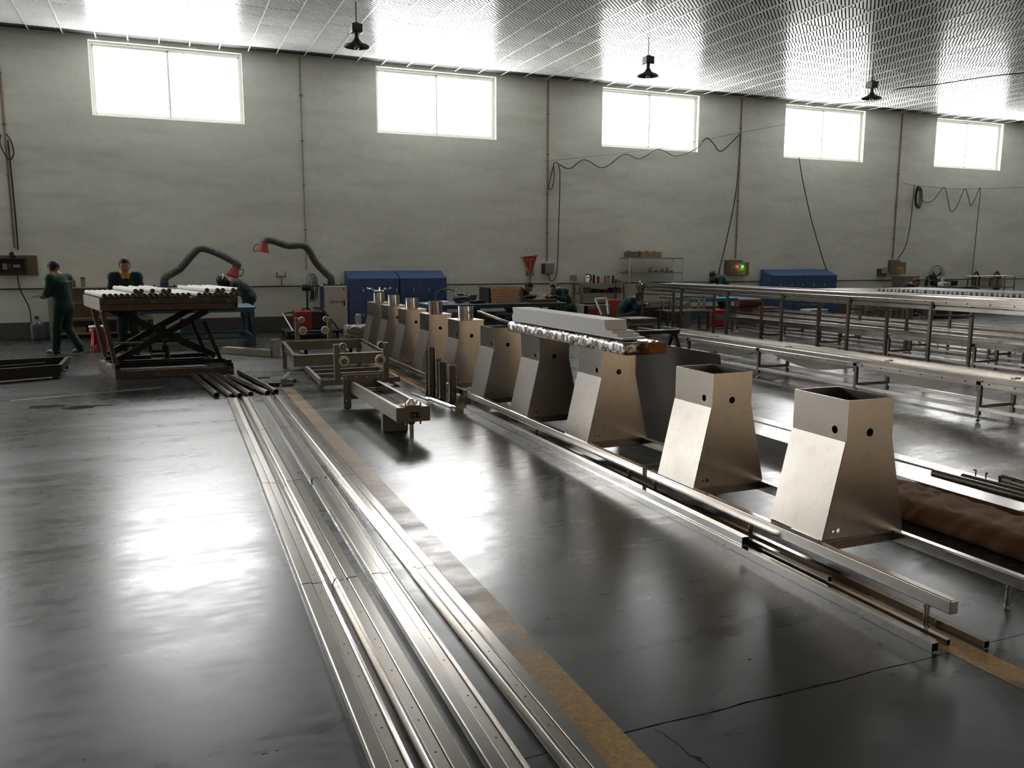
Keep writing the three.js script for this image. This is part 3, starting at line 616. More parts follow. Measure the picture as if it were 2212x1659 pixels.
for (let i = 0; i < 12; i++) {
  const z = 15.75 + (i % 6) * 0.10 + (i > 5 ? 0.25 : 0), x = i > 5 ? 4.985 : 5.46;
  const y = i > 5 ? 0.03 : 0.05;
  tag(mesh('upright_bolt', [cyl(0.005, 0.005, 0.07, 8).translate(x + rr(-0.02, 0.02), y + 0.036, z), cyl(0.009, 0.009, 0.008, 6).translate(x, y + 0.07, z)], M.blackIron), i > 5 ? 'thin bolt standing in the near channel beside the dark tubes' : 'thin bolt standing on the far mirror bright rail', 'bolt', i > 5 ? 'bolts on the near channel' : 'bolts on the far rail');
}
tag(mesh('paper_package', [crumpled(0.40, 0.17, 2.5, 18, 8, 80, 0.03, 3, 11).translate(4.46, 0.086, 17.0)], std(0x765539, 0.9)), 'long package in brown kraft paper on the floor behind the nearest pedestal', 'package');
tag(mesh('steel_offcut', [bx(4.16, 4.22, 0.0, 0.006, 15.85, 16.05).rotateY(0)], M.railDull), 'small steel offcut on the floor beside the paper package', 'offcut');
// ---------------------------------------------------------------- scissor lift table with wrapped tubes
const NTH = ['first', 'second', 'third', 'fourth', 'fifth', 'sixth', 'seventh', 'eighth', 'ninth', 'tenth', 'eleventh', 'twelfth', 'thirteenth', 'fourteenth', 'fifteenth', 'sixteenth', 'seventeenth', 'eighteenth', 'nineteenth', 'twentieth', 'twenty-first', 'twenty-second', 'twenty-third', 'twenty-fourth', 'twenty-fifth', 'twenty-sixth', 'twenty-seventh', 'twenty-eighth'];
const SK = 0.20, skew = (g) => { const p = g.attributes.position; for (let i = 0; i < p.count; i++) p.setX(i, p.getX(i) + (p.getZ(i) - 7.25) * SK); g.computeVertexNormals(); return g; };
const sk = (gs) => gs.map((g) => skew(g.index ? g.toNonIndexed() : g));
{
  const t = thing('lift_table', 'dark rusty scissor lift table carrying a layer of white tubes', 'lift table', [0, 0, 0]);
  const rust = std(0xffffff, 0.7, 0.35, { map: texture(512, 512, (u, v) => { const a = fbm(u, v, 10, 22, 4, 101), b = fbm(u, v, 5, 5, 4, 104), k = smooth(0.5, 0.7, a * 0.6 + b * 0.4); return [0.40 + 0.20 * k, 0.35 + 0.17 * k, 0.29 + 0.13 * k]; }, true, 1, 1) });
  const dark = std(0x1d1b18, 0.6, 0.3);
  for (const [a, b, y0, y1, z] of [[-0.77, 1.04, 1.025, 1.105, 7.14], [-0.77, 1.04, 1.025, 1.105, 5.60], [-0.75, 1.00, 0.935, 1.018, 7.13], [-0.75, 1.00, 0.935, 1.018, 5.62]]) mesh('deck_rail', sk([bx(a, b, y0, y1, z, z + 0.06)]), rust, t);
  mesh('deck_side', sk([bx(-0.77, -0.75, 0.94, 1.105, 5.62, 7.18)]), M.pale, t); mesh('deck_side', sk([bx(1.02, 1.04, 0.94, 1.105, 5.62, 7.18)]), rust, t);
  mesh('deck', sk([bx(-0.75, 1.02, 1.085, 1.105, 5.62, 7.18), bx(-0.74, 1.0, 0.915, 0.935, 5.66, 7.15)]), dark, t);
  mesh('base_rail', sk([bx(-0.65, 0.91, 0.0, 0.10, 7.24, 7.30)]), rust, t);
  mesh('base_rail', sk([bx(-0.65, 0.91, 0.0, 0.10, 5.90, 5.96)]), dark, t);
  mesh('base_side', sk([bx(-0.65, -0.57, 0.0, 0.12, 5.90, 7.28)]), rust, t); mesh('base_side', sk([bx(0.83, 0.91, 0.0, 0.15, 5.90, 7.28)]), dark, t);
  mesh('base_bar', sk([bx(-0.6, 0.88, 0.13, 0.19, 6.98, 7.03)]), dark, t); mesh('base_bar', sk([bx(-0.6, 0.88, 0.13, 0.19, 6.1, 6.15)]), dark, t);
  mesh('base_bracket', sk([bx(-0.64, -0.58, 0.1, 0.19, 6.98, 7.24)]), dark, t); mesh('base_bracket', sk([bx(0.84, 0.9, 0.1, 0.19, 6.98, 7.24)]), dark, t);
  for (const z of [6.92, 6.10]) {
    mesh('scissor_arm', sk([bar([-0.55, 0.22, z], [0.68, 0.90, z], 0.05, 0.085)]), dark, t);
    mesh('scissor_arm', sk([bar([0.78, 0.22, z - 0.08], [-0.50, 0.90, z - 0.08], 0.05, 0.085)]), dark, t);
    mesh('strut', sk([bar([-0.60, 0.19, z + 0.1], [-0.72, 0.92, z + 0.1], 0.06, 0.06)]), rust, t);
    mesh('strut', sk([bar([0.80, 0.19, z + 0.1], [0.60, 0.74, z + 0.1], 0.05, 0.05)]), dark, t);
  }
  mesh('cross_shaft', sk([rod([-0.5, 0.42, 6.45], [0.62, 0.42, 6.45], 0.025, 12)]), M.mirror, t);
  mesh('jack', sk([cyl(0.07, 0.055, 0.20, 14).translate(0.14, 0.28, 6.6), cyl(0.022, 0.022, 0.30, 10).translate(0.14, 0.50, 6.6), new THREE.SphereGeometry(0.06, 12, 10).translate(0.12, 0.63, 6.6), rod([-0.06, 0.28, 6.62], [-0.08, 0.48, 6.62], 0.03, 8)]), dark, t);
  mesh('pump', sk([cyl(0.06, 0.06, 0.18, 14).rotateZ(Math.PI / 2).translate(0.02, 0.26, 6.7)]), M.darkTube, t);
  // white wrapped tubes
  const paper = std(0xdcdad6, 0.6), core = std(0x5d5148, 0.8);
  const L = 1.66, dx = -L * SK, wrapG = ready([rod([0, 0, 0], [dx, 0, -L], 0.0325, 14)]), coreG = ready([pipe([0, 0, 0], [-0.012 * SK * -1, 0, 0.012], 0.033, 0.006, 16), rod([0, 0, -0.004], [0, 0, 0.003], 0.030, 14)]);
  const mk = (x, y, z, label) => { const o = thing('wrapped_tube', label, 'tube', [x, y, z], 0, 'white wrapped tubes on the lift table'); mesh('wrapping', wrapG, paper, o); mesh('core', coreG, core, o); };
  const lower = []; for (let i = 0; i < 26; i++) { if (i === 16) continue; const x = -0.715 + i * 0.0715; lower.push(x); mk(x, 1.141, 7.26 + rr(-0.008, 0.008), `white wrapped tube, ${NTH[lower.length - 1]} from the left in the lower layer on the lift table`); }
  [5, 6, 8, 10, 11, 17, 19, 20, 22, 23].forEach((i, j) => { mk((lower[i] + lower[i + 1]) / 2, 1.201, 7.24 + rr(-0.008, 0.008), `white wrapped tube, ${NTH[j]} from the left of those stacked on top`); });
}
// dark welded frame at the left edge
{
  const t = thing('welded_skid', 'dark welded channel skid on the floor at the left edge', 'skid', [0, 0, 0]);
  const b = std(0x37332d, 0.5, 0.5);
  mesh('channel', [bar([-4.6, 0.10, 8.0], [-1.36, 0.10, 6.82], 0.05, 0.16)], b, t);
  mesh('channel', [bar([-4.6, 0.12, 6.2], [-1.36, 0.12, 5.74], 0.05, 0.11)], b, t);
  mesh('channel', [bar([-1.36, 0.125, 6.85], [-1.36, 0.125, 5.70], 0.05, 0.10), bx(-1.36, -1.31, 0.055, 0.07, 6.5, 6.66), bx(-1.36, -1.31, 0.155, 0.17, 5.72, 5.85)], b, t);
  mesh('inner_bar', [bar([-3.6, 0.12, 7.0], [-1.6, 0.13, 6.30], 0.04, 0.06)], b, t);
  mesh('foot', [bx(-1.42, -1.36, 0, 0.09, 5.72, 5.80)], b, t); mesh('foot', [bx(-1.46, -1.40, 0, 0.03, 6.78, 6.84)], b, t);
  mesh('foot', [bx(-4.55, -4.45, 0, 0.08, 6.15, 6.25)], b, t);
}
// red plastic stool
{
  const t = thing('plastic_stool', 'red plastic stool with a pale round seat beside the lift table', 'stool', [-1.08, 0, 3.26], 0.4);
  const red = std(0xb41f26, 0.4);
  mesh('seat', [new THREE.LatheGeometry([[0, 0.44], [0.13, 0.442], [0.15, 0.452], [0.152, 0.43], [0.14, 0.41], [0, 0.41]].map(([a, b]) => new THREE.Vector2(a, b)).reverse(), 28)], std(0xc9b9b2, 0.45), t);
  for (let k = 0; k < 4; k++) {
    const g = poly([[-0.055, 0.42], [0.055, 0.42], [0.085, 0], [0.055, 0], [0.035, 0.10], [-0.035, 0.10], [-0.055, 0], [-0.085, 0]], 0.012, [[0, 0.30, 0.02], [0, 0.25, 0.02]]);
    g.applyMatrix4(new THREE.Matrix4().makeRotationX(-0.10)).translate(0, 0, 0.115).rotateY(k * Math.PI / 2);
    mesh('leg', [g], red, t);
  }
  mesh('rim', [cyl(0.152, 0.135, 0.06, 24, true).translate(0, 0.39, 0)], std(0xb41f26, 0.4, 0, { side: THREE.DoubleSide }), t);
}
// plywood rack against the wall, with jars
{
  const t = thing('plywood_rack', 'low plywood rack with open shelves against the wall behind the stool', 'rack', [0, 0, 0]);
  const ply = std(0xa98f68, 0.7), pale = std(0x9a9184, 0.7);
  for (const [y, a] of [[1.05, -2.0], [0.74, -2.0], [0.42, -2.15], [0.10, -2.15]]) mesh('shelf', [bx(a, -0.3, y - 0.02, y, 0.06, 0.46)], ply, t);
  for (const x of [-2.15, -0.345]) for (const z of [0.07, 0.42]) mesh('post', [bx(x, x + 0.045, 0, 1.03, z, z + 0.04)], pale, t);
  mesh('back_board', [bx(-2.1, -0.32, 0.42, 1.03, 0.045, 0.058)], std(0x8d8270, 0.8), t);
}
tag(mesh('jar', [new THREE.LatheGeometry([[0, 0], [0.05, 0], [0.052, 0.12], [0.04, 0.15], [0.04, 0.17], [0, 0.17]].map(([a, b]) => new THREE.Vector2(a, b)), 18).translate(-1.68, 1.052, 0.25)], std(0x6f7566, 0.35)), 'dull green jar on the plywood rack, beside the walking worker', 'jar');
{
  const t = thing('glass_jar', 'tall jar with a dark lid on the plywood rack', 'jar', [-1.49, 1.05, 0.25]);
  mesh('jar_body', [cyl(0.042, 0.042, 0.17, 18).translate(0, 0.087, 0)], std(0x857e6b, 0.2), t); mesh('lid', [cyl(0.044, 0.044, 0.04, 18).translate(0, 0.19, 0)], std(0x4a3c30, 0.5), t);
}
for (const [x, l, w] of [[-1.62, 'left', 0.26], [-1.3, 'right', 0.22]]) tag(mesh('carton', [rbx(x - w / 2, x + w / 2, 0.102, 0.22, 0.1, 0.36, 0.004)], std(0x8d7556, 0.8)), `${l} hand brown carton on the bottom shelf of the plywood rack`, 'carton', 'cartons in the plywood rack');
// water jug on the floor
{
  const t = thing('water_jug', 'smoky plastic water jug on floor by the plywood rack', 'jug', [-2.36, 0, 0.55]);
  mesh('jug_body', [new THREE.LatheGeometry([[0, 0], [0.12, 0], [0.135, 0.03], [0.135, 0.14], [0.128, 0.15], [0.135, 0.16], [0.135, 0.28], [0.11, 0.35], [0.04, 0.40], [0.035, 0.44], [0, 0.44]].map(([a, b]) => new THREE.Vector2(a, b)), 24)], std(0x4c5053, 0.3), t);
  mesh('cap', [cyl(0.04, 0.038, 0.05, 14).translate(0, 0.455, 0)], std(0x353a40, 0.5), t);
}
// open switch panel on the wall
{
  const t = thing('breaker_board', 'plywood switch panel with an open metal box on left wall end', 'panel', [-3.1, 1.30, 0.0]);
  mesh('board', [bx(0, 0.77, 0, 0.41, 0.002, 0.022)], std(0x6a5c49, 0.8), t);
  const b = mesh('switch_box', [bx(0.07, 0.57, 0.03, 0.35, 0.022, 0.03), bx(0.07, 0.09, 0.03, 0.35, 0.03, 0.14), bx(0.55, 0.57, 0.03, 0.35, 0.03, 0.14), bx(0.07, 0.57, 0.33, 0.35, 0.03, 0.14), bx(0.07, 0.57, 0.03, 0.05, 0.03, 0.14)], std(0x3e382f, 0.6), t);
  mesh('breaker', [bx(0.15, 0.23, 0.12, 0.24, 0.03, 0.10)], std(0x8d8980, 0.5), b); mesh('breaker', [bx(0.25, 0.32, 0.13, 0.23, 0.03, 0.10)], std(0x5a2420, 0.5), b); mesh('breaker', [bx(0.34, 0.46, 0.16, 0.22, 0.03, 0.09)], std(0x9b978e, 0.5), b);
  mesh('terminal_bar', [bx(0.12, 0.52, 0.26, 0.29, 0.03, 0.06)], std(0x2a2723, 0.6), b);
  mesh('cable_gland', [cyl(0.05, 0.03, 0.12, 10).translate(0.33, 0.42, 0.04), rod([0.28, 0.44, 0.05], [0.40, 0.38, 0.07], 0.015, 6)], M.blackIron, t);
}
// ---------------------------------------------------------------- fume extractors
function extractor(x, z, arm, hood, label, boxLabel) {
  const t = thing('fume_extractor', label, 'extractor', [0, 0, 0]);
  const body = mesh('cabinet', [rbx(x - 0.26, x + 0.26, 0.06, 1.04, z - 0.28, z + 0.28, 0.008)], std(0xb9b4a6, 0.45), t);
  mesh('side_strip', [bx(x - 0.262, x - 0.2605, 0.08, 1.02, z - 0.26, z + 0.26)], std(0x29486f, 0.5), body);
  mesh('door', [rbx(x - 0.245, x + 0.235, 0.10, 1.025, z + 0.28, z + 0.288, 0.003)], std(0xc2bdae, 0.45), body);
  mesh('door_handle', [bx(x + 0.17, x + 0.20, 0.60, 0.70, z + 0.288, z + 0.30)], M.void, body);
  mesh('lock', [cyl(0.022, 0.022, 0.01, 14).rotateX(Math.PI / 2).translate(x + 0.18, 0.975, z + 0.29)], std(0x6b5a2c, 0.4, 0.6), body);
  mesh('warning_sticker', [poly([[x + 0.155, 0.71], [x + 0.215, 0.71], [x + 0.185, 0.765]], 0.0006).translate(0, 0, z + 0.2882)], std(0x9c8a3a, 0.6), body);
  for (const cx of [-0.2, 0.2]) for (const cz of [-0.2, 0.2]) mesh('caster', [cyl(0.03, 0.03, 0.025, 12).rotateZ(Math.PI / 2).translate(x + cx, 0.03, z + cz)], M.blackIron, t);
  mesh('lid_frame', [bx(x - 0.22, x + 0.25, 1.04, 1.065, z - 0.02, z + 0.02), cyl(0.015, 0.015, 0.04, 8).translate(x + 0.2, 1.08, z), cyl(0.015, 0.015, 0.04, 8).translate(x - 0.2, 1.08, z)], M.blackIron, t);
  const a0 = arm[0];
  mesh('swivel_base', [cyl(0.085, 0.085, 0.10, 20).translate(a0[0], 1.09, a0[2]), cyl(0.078, 0.078, 0.03, 20).translate(a0[0], 1.155, a0[2])], std(0x1d3357, 0.45), t);
  // corrugated hose
  const c = new THREE.CatmullRomCurve3(arm.map((p) => new THREE.Vector3(...p)), false, 'catmullrom', 0.5), n = 220, g = new THREE.TubeGeometry(c, n, 0.078, 14, false), p = g.attributes.position, q = new THREE.Vector3();
  for (let i = 0; i <= n; i++) { c.getPointAt(i / n, q); const k = 1 + 0.05 * Math.sin(i * 1.55); for (let j = 0; j <= 14; j++) { const m = i * 15 + j; p.setXYZ(m, q.x + (p.getX(m) - q.x) * k, q.y + (p.getY(m) - q.y) * k, q.z + (p.getZ(m) - q.z) * k); } }
  g.computeVertexNormals();
  mesh('hose', [g], std(0x5a5954, 0.65), t);
  const red = std(0xa3372f, 0.45, 0, { side: THREE.DoubleSide }), A = new THREE.Vector3(...hood[0]), B = new THREE.Vector3(...hood[1]), d = B.clone().sub(A);
  const h = new THREE.CylinderGeometry(0.075, 0.135, d.length(), 22, 1, true).applyQuaternion(new THREE.Quaternion().setFromUnitVectors(new THREE.Vector3(0, -1, 0), d.clone().normalize())).translate((A.x + B.x) / 2, (A.y + B.y) / 2, (A.z + B.z) / 2);
  const hm = mesh('hood', [h], red, t);
  const ring = new THREE.TorusGeometry(0.08, 0.008, 6, 20).applyQuaternion(new THREE.Quaternion().setFromUnitVectors(new THREE.Vector3(0, 0, 1), d.clone().normalize())).translate(A.x, A.y, A.z);
  mesh('hood_ring', [ring], std(0x8d8a84, 0.4, 0.8), hm);
  const side = new THREE.Vector3(hood[2], 0.02, 0);
  mesh('hood_handle', [tube([A.clone().addScaledVector(d, 0.15).addScaledVector(side, 0.08).toArray(), A.clone().addScaledVector(d, 0.3).addScaledVector(side, 0.18).toArray(), B.clone().addScaledVector(d, -0.1).addScaledVector(side, 0.19).toArray(), B.clone().addScaledVector(d, -0.05).addScaledVector(side, 0.12).toArray()], 0.009, 16, 6)], M.blackIron, hm);
  if (boxLabel) {
    // printed name on the door, five characters
    const blue = std(0x25386e, 0.6), z0 = z + 0.2884, s = 0.052, gl = [];
    const st = (cx, a, b, c2, d2) => { const L = Math.hypot(c2 - a, d2 - b), ang = Math.atan2(d2 - b, c2 - a); gl.push(new THREE.BoxGeometry(L * s + 0.004, 0.0055, 0.0008).rotateZ(ang).translate(cx + (a + c2) / 2 * s, 0.655 + (b + d2) / 2 * s, z0)); };
    const glyphs = [
      [[0.05, 0.7, 0.12, 0.55], [0.4, 0.7, 0.3, 0.55], [0.22, 0.95, 0.2, 0.4], [0.2, 0.4, 0.05, 0.05], [0.2, 0.4, 0.38, 0.15], [0.5, 0.95, 0.92, 0.95], [0.5, 0.95, 0.5, 0.6], [0.92, 0.95, 0.92, 0.6], [0.5, 0.78, 0.92, 0.78], [0.5, 0.6, 0.92, 0.6], [0.48, 0.42, 0.95, 0.42], [0.42, 0.24, 1.0, 0.24], [0.7, 0.42, 0.7, 0.0]],
      [[0.05, 0.7, 0.12, 0.55], [0.38, 0.7, 0.3, 0.55], [0.22, 0.95, 0.2, 0.4], [0.2, 0.4, 0.05, 0.05], [0.2, 0.4, 0.36, 0.15], [0.48, 0.92, 0.95, 0.92], [0.48, 0.92, 0.48, 0.02], [0.95, 0.92, 0.95, 0.02], [0.48, 0.06, 0.95, 0.06], [0.55, 0.62, 0.88, 0.62], [0.72, 0.82, 0.6, 0.2], [0.72, 0.5, 0.85, 0.2]],
      [[0.05, 0.85, 0.18, 0.72], [0.02, 0.1, 0.22, 0.45], [0.5, 0.98, 0.35, 0.78], [0.45, 0.88, 0.8, 0.88], [0.8, 0.88, 0.68, 0.74], [0.4, 0.72, 0.9, 0.72], [0.9, 0.72, 0.9, 0.4], [0.3, 0.56, 1.0, 0.56], [0.4, 0.4, 0.9, 0.4], [0.65, 0.72, 0.65, 0.04], [0.65, 0.04, 0.5, 0.12]],
      [[0.3, 0.95, 0.05, 0.5], [0.2, 0.7, 0.2, 0.0], [0.9, 0.75, 0.5, 0.4], [0.5, 0.95, 0.5, 0.15], [0.5, 0.08, 0.95, 0.08], [0.95, 0.08, 0.95, 0.25]],
      [[0.1, 0.95, 0.42, 0.95], [0.1, 0.95, 0.1, 0.68], [0.42, 0.95, 0.42, 0.68], [0.1, 0.68, 0.42, 0.68], [0.58, 0.95, 0.9, 0.95], [0.58, 0.95, 0.58, 0.68], [0.9, 0.95, 0.9, 0.68], [0.58, 0.68, 0.9, 0.68], [0.0, 0.5, 1.0, 0.5], [0.5, 0.62, 0.1, 0.36], [0.5, 0.5, 0.95, 0.36], [0.1, 0.3, 0.42, 0.3], [0.1, 0.3, 0.1, 0.02], [0.42, 0.3, 0.42, 0.02], [0.1, 0.02, 0.42, 0.02], [0.58, 0.3, 0.9, 0.3], [0.58, 0.3, 0.58, 0.02], [0.9, 0.3, 0.9, 0.02], [0.58, 0.02, 0.9, 0.02]]];
    glyphs.forEach((ch, i) => ch.forEach((q2) => st(x - 0.135 + i * 0.058, ...q2)));
    mesh('printed_name', gl, blue, body);
  }
  return t;
}
extractor(0.08, 0.62, [[0.08, 1.15, 0.62], [0.11, 1.25, 0.64], [0.25, 1.34, 0.66], [0.42, 1.45, 0.70], [0.64, 1.71, 0.78], [0.79, 1.85, 0.80], [0.92, 1.86, 0.82], [1.18, 1.76, 0.85], [1.44, 1.62, 0.88], [1.56, 1.52, 0.9], [1.53, 1.45, 0.9]], [[1.53, 1.455, 0.9], [1.44, 1.27, 0.92], 1], 'fume extractor with grey hose arched over the welder behind the lift table', false);
extractor(3.66, 0.62, [[3.62, 1.15, 0.62], [3.61, 1.22, 0.64], [3.50, 1.32, 0.68], [3.26, 1.57, 0.78], [3.10, 1.84, 0.86], [2.95, 1.95, 0.9], [2.64, 1.94, 0.92], [2.31, 2.04, 0.95], [2.17, 2.045, 0.95], [2.13, 1.98, 0.95]], [[2.13, 1.985, 0.95], [2.09, 1.80, 0.95], -1], 'white fume extractor cabinet beside the blue lockers, hose raised to the left', true);
// ---------------------------------------------------------------- blue workbench behind the lift table
function bench(name, x0, x1, z0, z1, h, mat, topMat, label, cat = 'workbench', low = 0.14) {
  const t = thing(name, label, cat, [0, 0, 0]);
  mesh('table_top', [rbx(x0, x1, h - 0.03, h, z0, z1, 0.004), bx(x0 + 0.03, x1 - 0.03, h - 0.09, h - 0.03, z0 + 0.03, z0 + 0.07), bx(x0 + 0.03, x1 - 0.03, h - 0.09, h - 0.03, z1 - 0.07, z1 - 0.03), bx(x0 + 0.03, x0 + 0.07, h - 0.09, h - 0.03, z0 + 0.07, z1 - 0.07), bx(x1 - 0.07, x1 - 0.03, h - 0.09, h - 0.03, z0 + 0.07, z1 - 0.07)], topMat, t);
  for (const x of [x0 + 0.03, x1 - 0.08]) for (const z of [z0 + 0.03, z1 - 0.08]) mesh('leg', [bx(x, x + 0.05, 0, h - 0.09, z, z + 0.05)], mat, t);
  mesh('stretcher', [bx(x0 + 0.08, x1 - 0.08, low, low + 0.04, z0 + 0.03, z0 + 0.07)], mat, t); mesh('stretcher', [bx(x0 + 0.08, x1 - 0.08, low, low + 0.04, z1 - 0.08, z1 - 0.04)], mat, t);
  mesh('stretcher', [bx(x1 - 0.08, x1 - 0.04, low, low + 0.04, z0 + 0.08, z1 - 0.08)], mat, t);
  return t;
}
const blueSteel = std(0x2c5268, 0.5), darkBlue = std(0x22384a, 0.5);
bench('workbench', -0.55, 1.66, 1.9, 3.40, 0.74, blueSteel, std(0x3f6070, 0.5), 'blue steel workbench behind the lift table, where the welder works');
// long channel with an upright end plate, on the floor right of the lift table
{
  const t = thing('floor_channel', 'long beige channel with an upright end plate, right of the lift table', 'channel', [0, 0, 0]);
  mesh('channel_body', [bar([0.98, 0.06, 4.50], [1.72, 0.06, 5.42], 0.16, 0.11)], M.pale, t);
  mesh('end_plate', [bar([1.72, 0.15, 5.36], [1.76, 0.15, 5.40], 0.20, 0.29)], M.pale, t);
  mesh('top_sheet', [bar([1.3, 0.118, 4.9], [1.66, 0.118, 5.34], 0.12, 0.004)], M.sheetPlain, t);
}
// red welding machine on a cart
{
  const t = thing('welding_machine', 'red welding machine with black end, on a black cart', 'machine', [0, 0, 0]);
  mesh('housing', [rbx(2.62, 2.96, 0.16, 0.54, 1.35, 1.85, 0.012)], std(0x8d2620, 0.45), t);
  mesh('end_panel', [rbx(2.96, 3.28, 0.16, 0.53, 1.36, 1.84, 0.012)], std(0x15161a, 0.5), t);
  mesh('handle', [tube([[2.80, 0.54, 1.6], [2.80, 0.585, 1.6], [2.95, 0.585, 1.6], [2.95, 0.54, 1.6]], 0.012, 20, 6, 0.1)], M.void, t);
}
{
  const t = thing('tool_cart', 'black push cart with slanted handle bars under the red machine', 'cart', [0, 0, 0]);
  mesh('platform', [bx(2.35, 3.5, 0.12, 0.155, 1.2, 2.3)], M.blackIron, t);
  for (const [x, z] of [[2.42, 1.3], [3.42, 1.3], [2.42, 2.2], [3.42, 2.2]]) mesh('wheel', [cyl(0.06, 0.06, 0.03, 16).rotateZ(Math.PI / 2).translate(x, 0.06, z)], M.void, t);
  mesh('handle_bar', [rod([2.36, 0.50, 1.75], [2.50, 0.155, 2.2], 0.016, 8), rod([2.36, 0.50, 1.75], [2.60, 0.50, 1.4], 0.016, 8)], M.tube, t);
  mesh('handle_bar', [bar([3.16, 0.60, 1.95], [3.48, 0.14, 2.26], 0.04, 0.04), bar([3.16, 0.60, 1.95], [2.98, 0.62, 1.9], 0.03, 0.03)], M.blackIron, t);
}
// bundle in plastic sheet, and two wrapped bottles behind it
tag(mesh('wrapped_bundle', [crumpled(0.56, 0.30, 0.5, 16, 10, 14, 0.09, 4, 21).translate(3.74, 0.16, 2.72)], std(0x8d8681, 0.35)), 'rounded bundle wrapped in translucent plastic sheet, left of the pedestals', 'bundle');
for (const [x, h, l] of [[3.86, 0.50, 'shorter wrapped cylinder standing behind the plastic bundle'], [4.12, 0.56, 'taller wrapped cylinder standing behind the plastic bundle']]) tag(mesh('wrapped_cylinder', [crumpled(0.15, h, 0.15, 7, 16, 7, 0.05, 9, 30).translate(x, h / 2 + 0.004, 2.28)], std(0xa5a6a6, 0.25, 0.4)), l, 'package', 'wrapped cylinders');
// plastic bag, hammer and bits on the floor between tubes and carriage
tag(mesh('plastic_bag', [crumpled(0.20, 0.09, 0.14, 12, 8, 10, 0.07, 14, 41).translate(1.47, 0.05, 8.74)], std(0xb9b9b7, 0.3)), 'small crumpled clear plastic bag on the floor by the round tubes', 'bag');
{
  const t = thing('hammer', 'hammer lying on the floor beside the crumpled plastic bag', 'hammer', [0, 0, 0]);
  mesh('handle', [rod([1.29, 0.02, 8.86], [1.62, 0.05, 7.95], 0.014, 8)], M.darkTube, t); mesh('head', [bar([1.24, 0.025, 8.78], [1.36, 0.025, 8.84], 0.04, 0.04)], M.blackIron, t);
}
tag(mesh('chain', Array.from({ length: 7 }, (_, i) => new THREE.TorusGeometry(0.022, 0.006, 6, 12).rotateX(i % 2 ? 0.6 : 1.4).rotateY(i * 0.7).translate(1.55 + 0.03 * i - 0.004 * i * i, 0.02, 8.55 + 0.02 * Math.sin(i)))), 'short dark chain on the floor right of the plastic bag', 'chain');
scene.getObjectByName('chain').material = M.blackIron;
tag(mesh('cable_offcut', [tube([[1.16, 0.008, 8.05], [1.22, 0.01, 8.0], [1.34, 0.008, 8.02]], 0.007, 10, 6)], M.void), 'tiny black cable offcut on the floor near the carriage', 'offcut');
// ---------------------------------------------------------------- blue lockers
const lockBlue = std(0x32507f, 0.42), lockHandle = std(0xb9bcc0, 0.35, 0.7), lockTag = std(0x59303a, 0.6);
function locker(x, w, cols, label) {
  const t = thing('locker', label, 'locker', [x, 0, 0.08], 0, 'blue lockers along the wall');
  mesh('case', [bx(0, w, 0.06, 1.2, 0, 0.48)], lockBlue, t);
  mesh('sloped_top', [profile([[-0.49, 1.2], [0, 1.2], [0, 1.37], [-0.02, 1.37]], 0, w).rotateY(Math.PI / 2)], lockBlue, t);
  const cw = w / cols, dg = ready([rbx(0.012, cw - 0.006, 0, 0.545, 0, 0.012, 0.003)]), hg = ready([rbx(cw - 0.075, cw - 0.05, 0.24, 0.31, 0.012, 0.026, 0.003)]), tg = ready([bx(cw * 0.62, cw * 0.80, 0.505, 0.525, 0.012, 0.014)]);
  for (let c = 0; c < cols; c++) for (const y of [0.08, 0.645]) {
    const d = mesh('door', dg, lockBlue, t); d.position.set(c * cw, y, 0.48);
    mesh('handle', hg, lockHandle, d); mesh('name_tag', tg, lockTag, d);
  }
  mesh('plinth', [bx(0.03, w - 0.03, 0, 0.06, 0.03, 0.45)], darkBlue, t);
  return t;
}
locker(4.03, 1.20, 3, 'left of the two blue lockers behind the pedestal row');
locker(5.26, 1.16, 3, 'right of the two blue lockers behind the pedestal row');
locker(16.25, 2.45, 6, 'wide blue locker unit behind the tall conveyor at the right');
// standing fan behind the white extractor
function fan(x, y, z, r, turn, label, stand) {
  const t = thing('industrial_fan', label, 'fan', [x, 0, z], turn, 'black industrial fans');
  const rings = []; for (const [rad, dz] of [[r, 0], [r * 0.985, 0.05], [r * 0.985, -0.05], [r * 0.5, 0.07], [r * 0.75, 0.065]]) rings.push(new THREE.TorusGeometry(rad, 0.006, 6, 36).translate(0, y, dz));
  for (let k = 0; k < 24; k++) { const a = k * Math.PI / 12; rings.push(rod([0.05 * Math.cos(a), y + 0.05 * Math.sin(a), 0.075], [r * Math.cos(a), y + r * Math.sin(a), 0.03], 0.0022, 4)); }
  mesh('guard', rings, std(0x2b2b2b, 0.5, 0.4), t);
  for (let k = 0; k < 3; k++) { const b = poly([[0.03, -0.03], [r * 0.8, -0.09], [r * 0.86, 0.02], [r * 0.6, 0.08], [0.03, 0.03]], 0.004); b.rotateX(0.35).rotateZ(k * 2.094 + 0.5).translate(0, y, 0); mesh('blade', [b], std(0x3a3a3a, 0.4, 0.5), t); }
  mesh('motor', [cyl(0.075, 0.07, 0.18, 18).rotateX(Math.PI / 2).translate(0, y, -0.12)], std(0x1e1e1e, 0.5), t);
  if (stand) { mesh('pole', [rod([0, 0.03, -0.12], [0, y - 0.05, -0.12], 0.02, 10)], M.blackIron, t); mesh('base', [cyl(0.22, 0.2, 0.03, 24).translate(0, 0.015, -0.12)], M.blackIron, t); }
  return t;
}
fan(3.18, 1.0, 0.62, 0.32, 1.15, 'black standing fan beside the white extractor cabinet', true);
